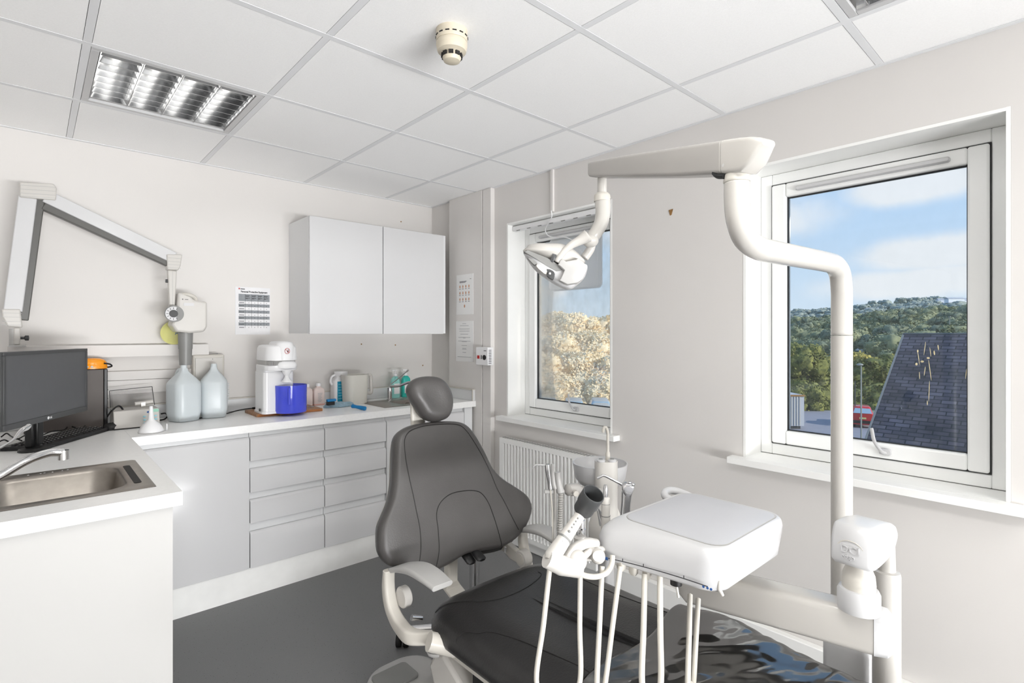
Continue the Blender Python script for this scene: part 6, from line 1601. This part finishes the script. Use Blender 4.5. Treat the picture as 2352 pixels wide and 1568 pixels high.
# ------------------------------------------------------------ sky
wd = bpy.data.worlds.new('sky'); bpy.context.scene.world = wd; wd.use_nodes = True; nt = wd.node_tree; L = nt.links
bg = nt.nodes['Background']; tc = nt.nodes.new('ShaderNodeTexCoord'); nm = nt.nodes.new('ShaderNodeVectorMath'); nm.operation = 'NORMALIZE'
L.new(tc.outputs['Generated'], nm.inputs[0])
sx = nt.nodes.new('ShaderNodeSeparateXYZ'); L.new(nm.outputs[0], sx.inputs[0])
rp = nt.nodes.new('ShaderNodeValToRGB'); e = rp.color_ramp.elements
e[0].position = 0; e[0].color = (.50, .52, .50, 1); e[1].position = .5; e[1].color = lin((222, 238, 252))+(1,)
for pos, c in ((.46, lin((220, 226, 224))), (.53, lin((212, 233, 253))), (.59, lin((192, 222, 253))), (.66, lin((176, 212, 252))), (1., lin((140, 190, 248)))):
    q = e.new(pos); q.color = tuple(c)+(1,)
mr_ = nt.nodes.new('ShaderNodeMapRange'); mr_.inputs['From Min'].default_value = -1; mr_.inputs['From Max'].default_value = 1
L.new(sx.outputs['Z'], mr_.inputs['Value']); L.new(mr_.outputs[0], rp.inputs['Fac'])
nz = nt.nodes.new('ShaderNodeTexNoise'); nz.inputs['Scale'].default_value = 9; nz.inputs['Detail'].default_value = 8; nz.inputs['Roughness'].default_value = .6; L.new(nm.outputs[0], nz.inputs['Vector'])
prev = None
def vm(op, a, b):
    n_ = nt.nodes.new('ShaderNodeVectorMath'); n_.operation = op
    for i, q in enumerate((a, b)):
        if isinstance(q, tuple): n_.inputs[i].default_value = q
        elif q is not None: L.new(q, n_.inputs[i])
    return n_
def ma(op, a, b=None, c=None):
    n_ = nt.nodes.new('ShaderNodeMath'); n_.operation = op
    for i, q in enumerate((a, b, c)):
        if q is None: continue
        if isinstance(q, (int, float)): n_.inputs[i].default_value = q
        else: L.new(q, n_.inputs[i])
    return n_.outputs[0]
acc = None
for u, v, su, sv, k in ((2098, 425, .075, .032, 1), (2075, 400, .06, .02, .8), (2215, 412, .035, .016, .7), (2150, 578, .10, .030, 1.), (2185, 570, .07, .02, 1), (2060, 655, .12, .030, .8), (2190, 640, .10, .03, .8), (1275, 670, .05, .02, .5), (2265, 380, .05, .02, .5), (1600, 520, .2, .05, 1)):
    d_ = _ray(u, v).normalized(); rt = Vector((CT, -ST, 0)); up = Vector((0, 0, 1))
    df = vm('SUBTRACT', nm.outputs[0], tuple(d_))
    a = vm('DOT_PRODUCT', df.outputs[0], tuple(rt)).outputs['Value']; b = vm('DOT_PRODUCT', df.outputs[0], (0, 0, 1)).outputs['Value']
    r2 = ma('ADD', ma('POWER', ma('DIVIDE', a, su), 2), ma('POWER', ma('DIVIDE', b, sv), 2))
    g_ = ma('MULTIPLY', ma('POWER', 2.718, ma('MULTIPLY', r2, -1.2)), k)
    acc = g_ if acc is None else ma('MAXIMUM', acc, g_)
cl = ma('MULTIPLY', acc, ma('ADD', ma('MULTIPLY', nz.outputs['Fac'], 1.8), .15))
n2 = nt.nodes.new('ShaderNodeTexNoise'); n2.inputs['Scale'].default_value = 3; n2.inputs['Detail'].default_value = 6; L.new(nm.outputs[0], n2.inputs['Vector'])
gen = nt.nodes.new('ShaderNodeMapRange'); gen.inputs['From Min'].default_value = .58; gen.inputs['From Max'].default_value = .8; gen.inputs['To Max'].default_value = .3; L.new(n2.outputs['Fac'], gen.inputs['Value'])
cl = ma('MAXIMUM', cl, gen.outputs[0])
cr = nt.nodes.new('ShaderNodeMapRange'); cr.inputs['From Min'].default_value = .18; cr.inputs['From Max'].default_value = .75; cr.inputs['To Max'].default_value = .85; cr.interpolation_type = 'SMOOTHSTEP'; L.new(cl, cr.inputs['Value'])
mx = nt.nodes.new('ShaderNodeMix'); mx.data_type = 'RGBA'; mx.inputs['B'].default_value = (.93, .95, .98, 1)
L.new(cr.outputs[0], mx.inputs['Factor']); L.new(rp.outputs['Color'], mx.inputs['A']); L.new(mx.outputs['Result'], bg.inputs['Color'])
bg.inputs['Strength'].default_value = .9

# ------------------------------------------------------------ lights
def area(name, loc, rot, sx_, sy_, p, col=(1, 1, 1)):
    l = bpy.data.lights.new(name, 'AREA'); l.shape = 'RECTANGLE'; l.size = sx_; l.size_y = sy_; l.energy = p; l.color = col
    o = bpy.data.objects.new(name, l); C.objects.link(o); o.location = loc; o.rotation_euler = rot; return o
area('added_far_fill', (.8, -11.5, 1.2), (R90, 0, 0), 7.0, 2.0, PW_FRONT, (.985, .992, 1))  # weak fill light added in the unseen room behind the viewpoint
area('added_low_fill', (.8, -5.2, .25), (R90+math.radians(24), 0, 0), 5.0, .45, PW_UP, (.985, .992, 1))  # main fill light added out of view, tilted up toward the ceiling
sun = bpy.data.lights.new('sun', 'SUN'); sun.energy = SUN_E; sun.angle = math.radians(1.0); sun.color = (1, .93, .82)
so_ = bpy.data.objects.new('sun', sun); C.objects.link(so_)
sd_ = Vector(SUN_D).normalized(); so_.rotation_euler = sd_.to_track_quat('-Z', 'Y').to_euler()

# ------------------------------------------------------------ camera and view
cd = bpy.data.cameras.new('camera'); cam = bpy.data.objects.new('camera', cd); C.objects.link(cam)
cam.location = (0, 0, CAM_Z); cam.rotation_euler = (R90, 0, -TH)
cd.sensor_width = 36; cd.lens = FPX/2352*36; cd.shift_x = 0; cd.shift_y = -(784-CY0)/2352; cd.clip_start = .02; cd.clip_end = 3000
bpy.context.scene.camera = cam
vs = bpy.context.scene.view_settings; vs.view_transform = 'Standard'; vs.look = 'None'; vs.gamma = 1; vs.exposure = EXPO; vs.use_curve_mapping = False
bpy.context.scene.cycles.max_bounces = 12; bpy.context.scene.cycles.diffuse_bounces = 8; bpy.context.scene.cycles.transparent_max_bounces = 16
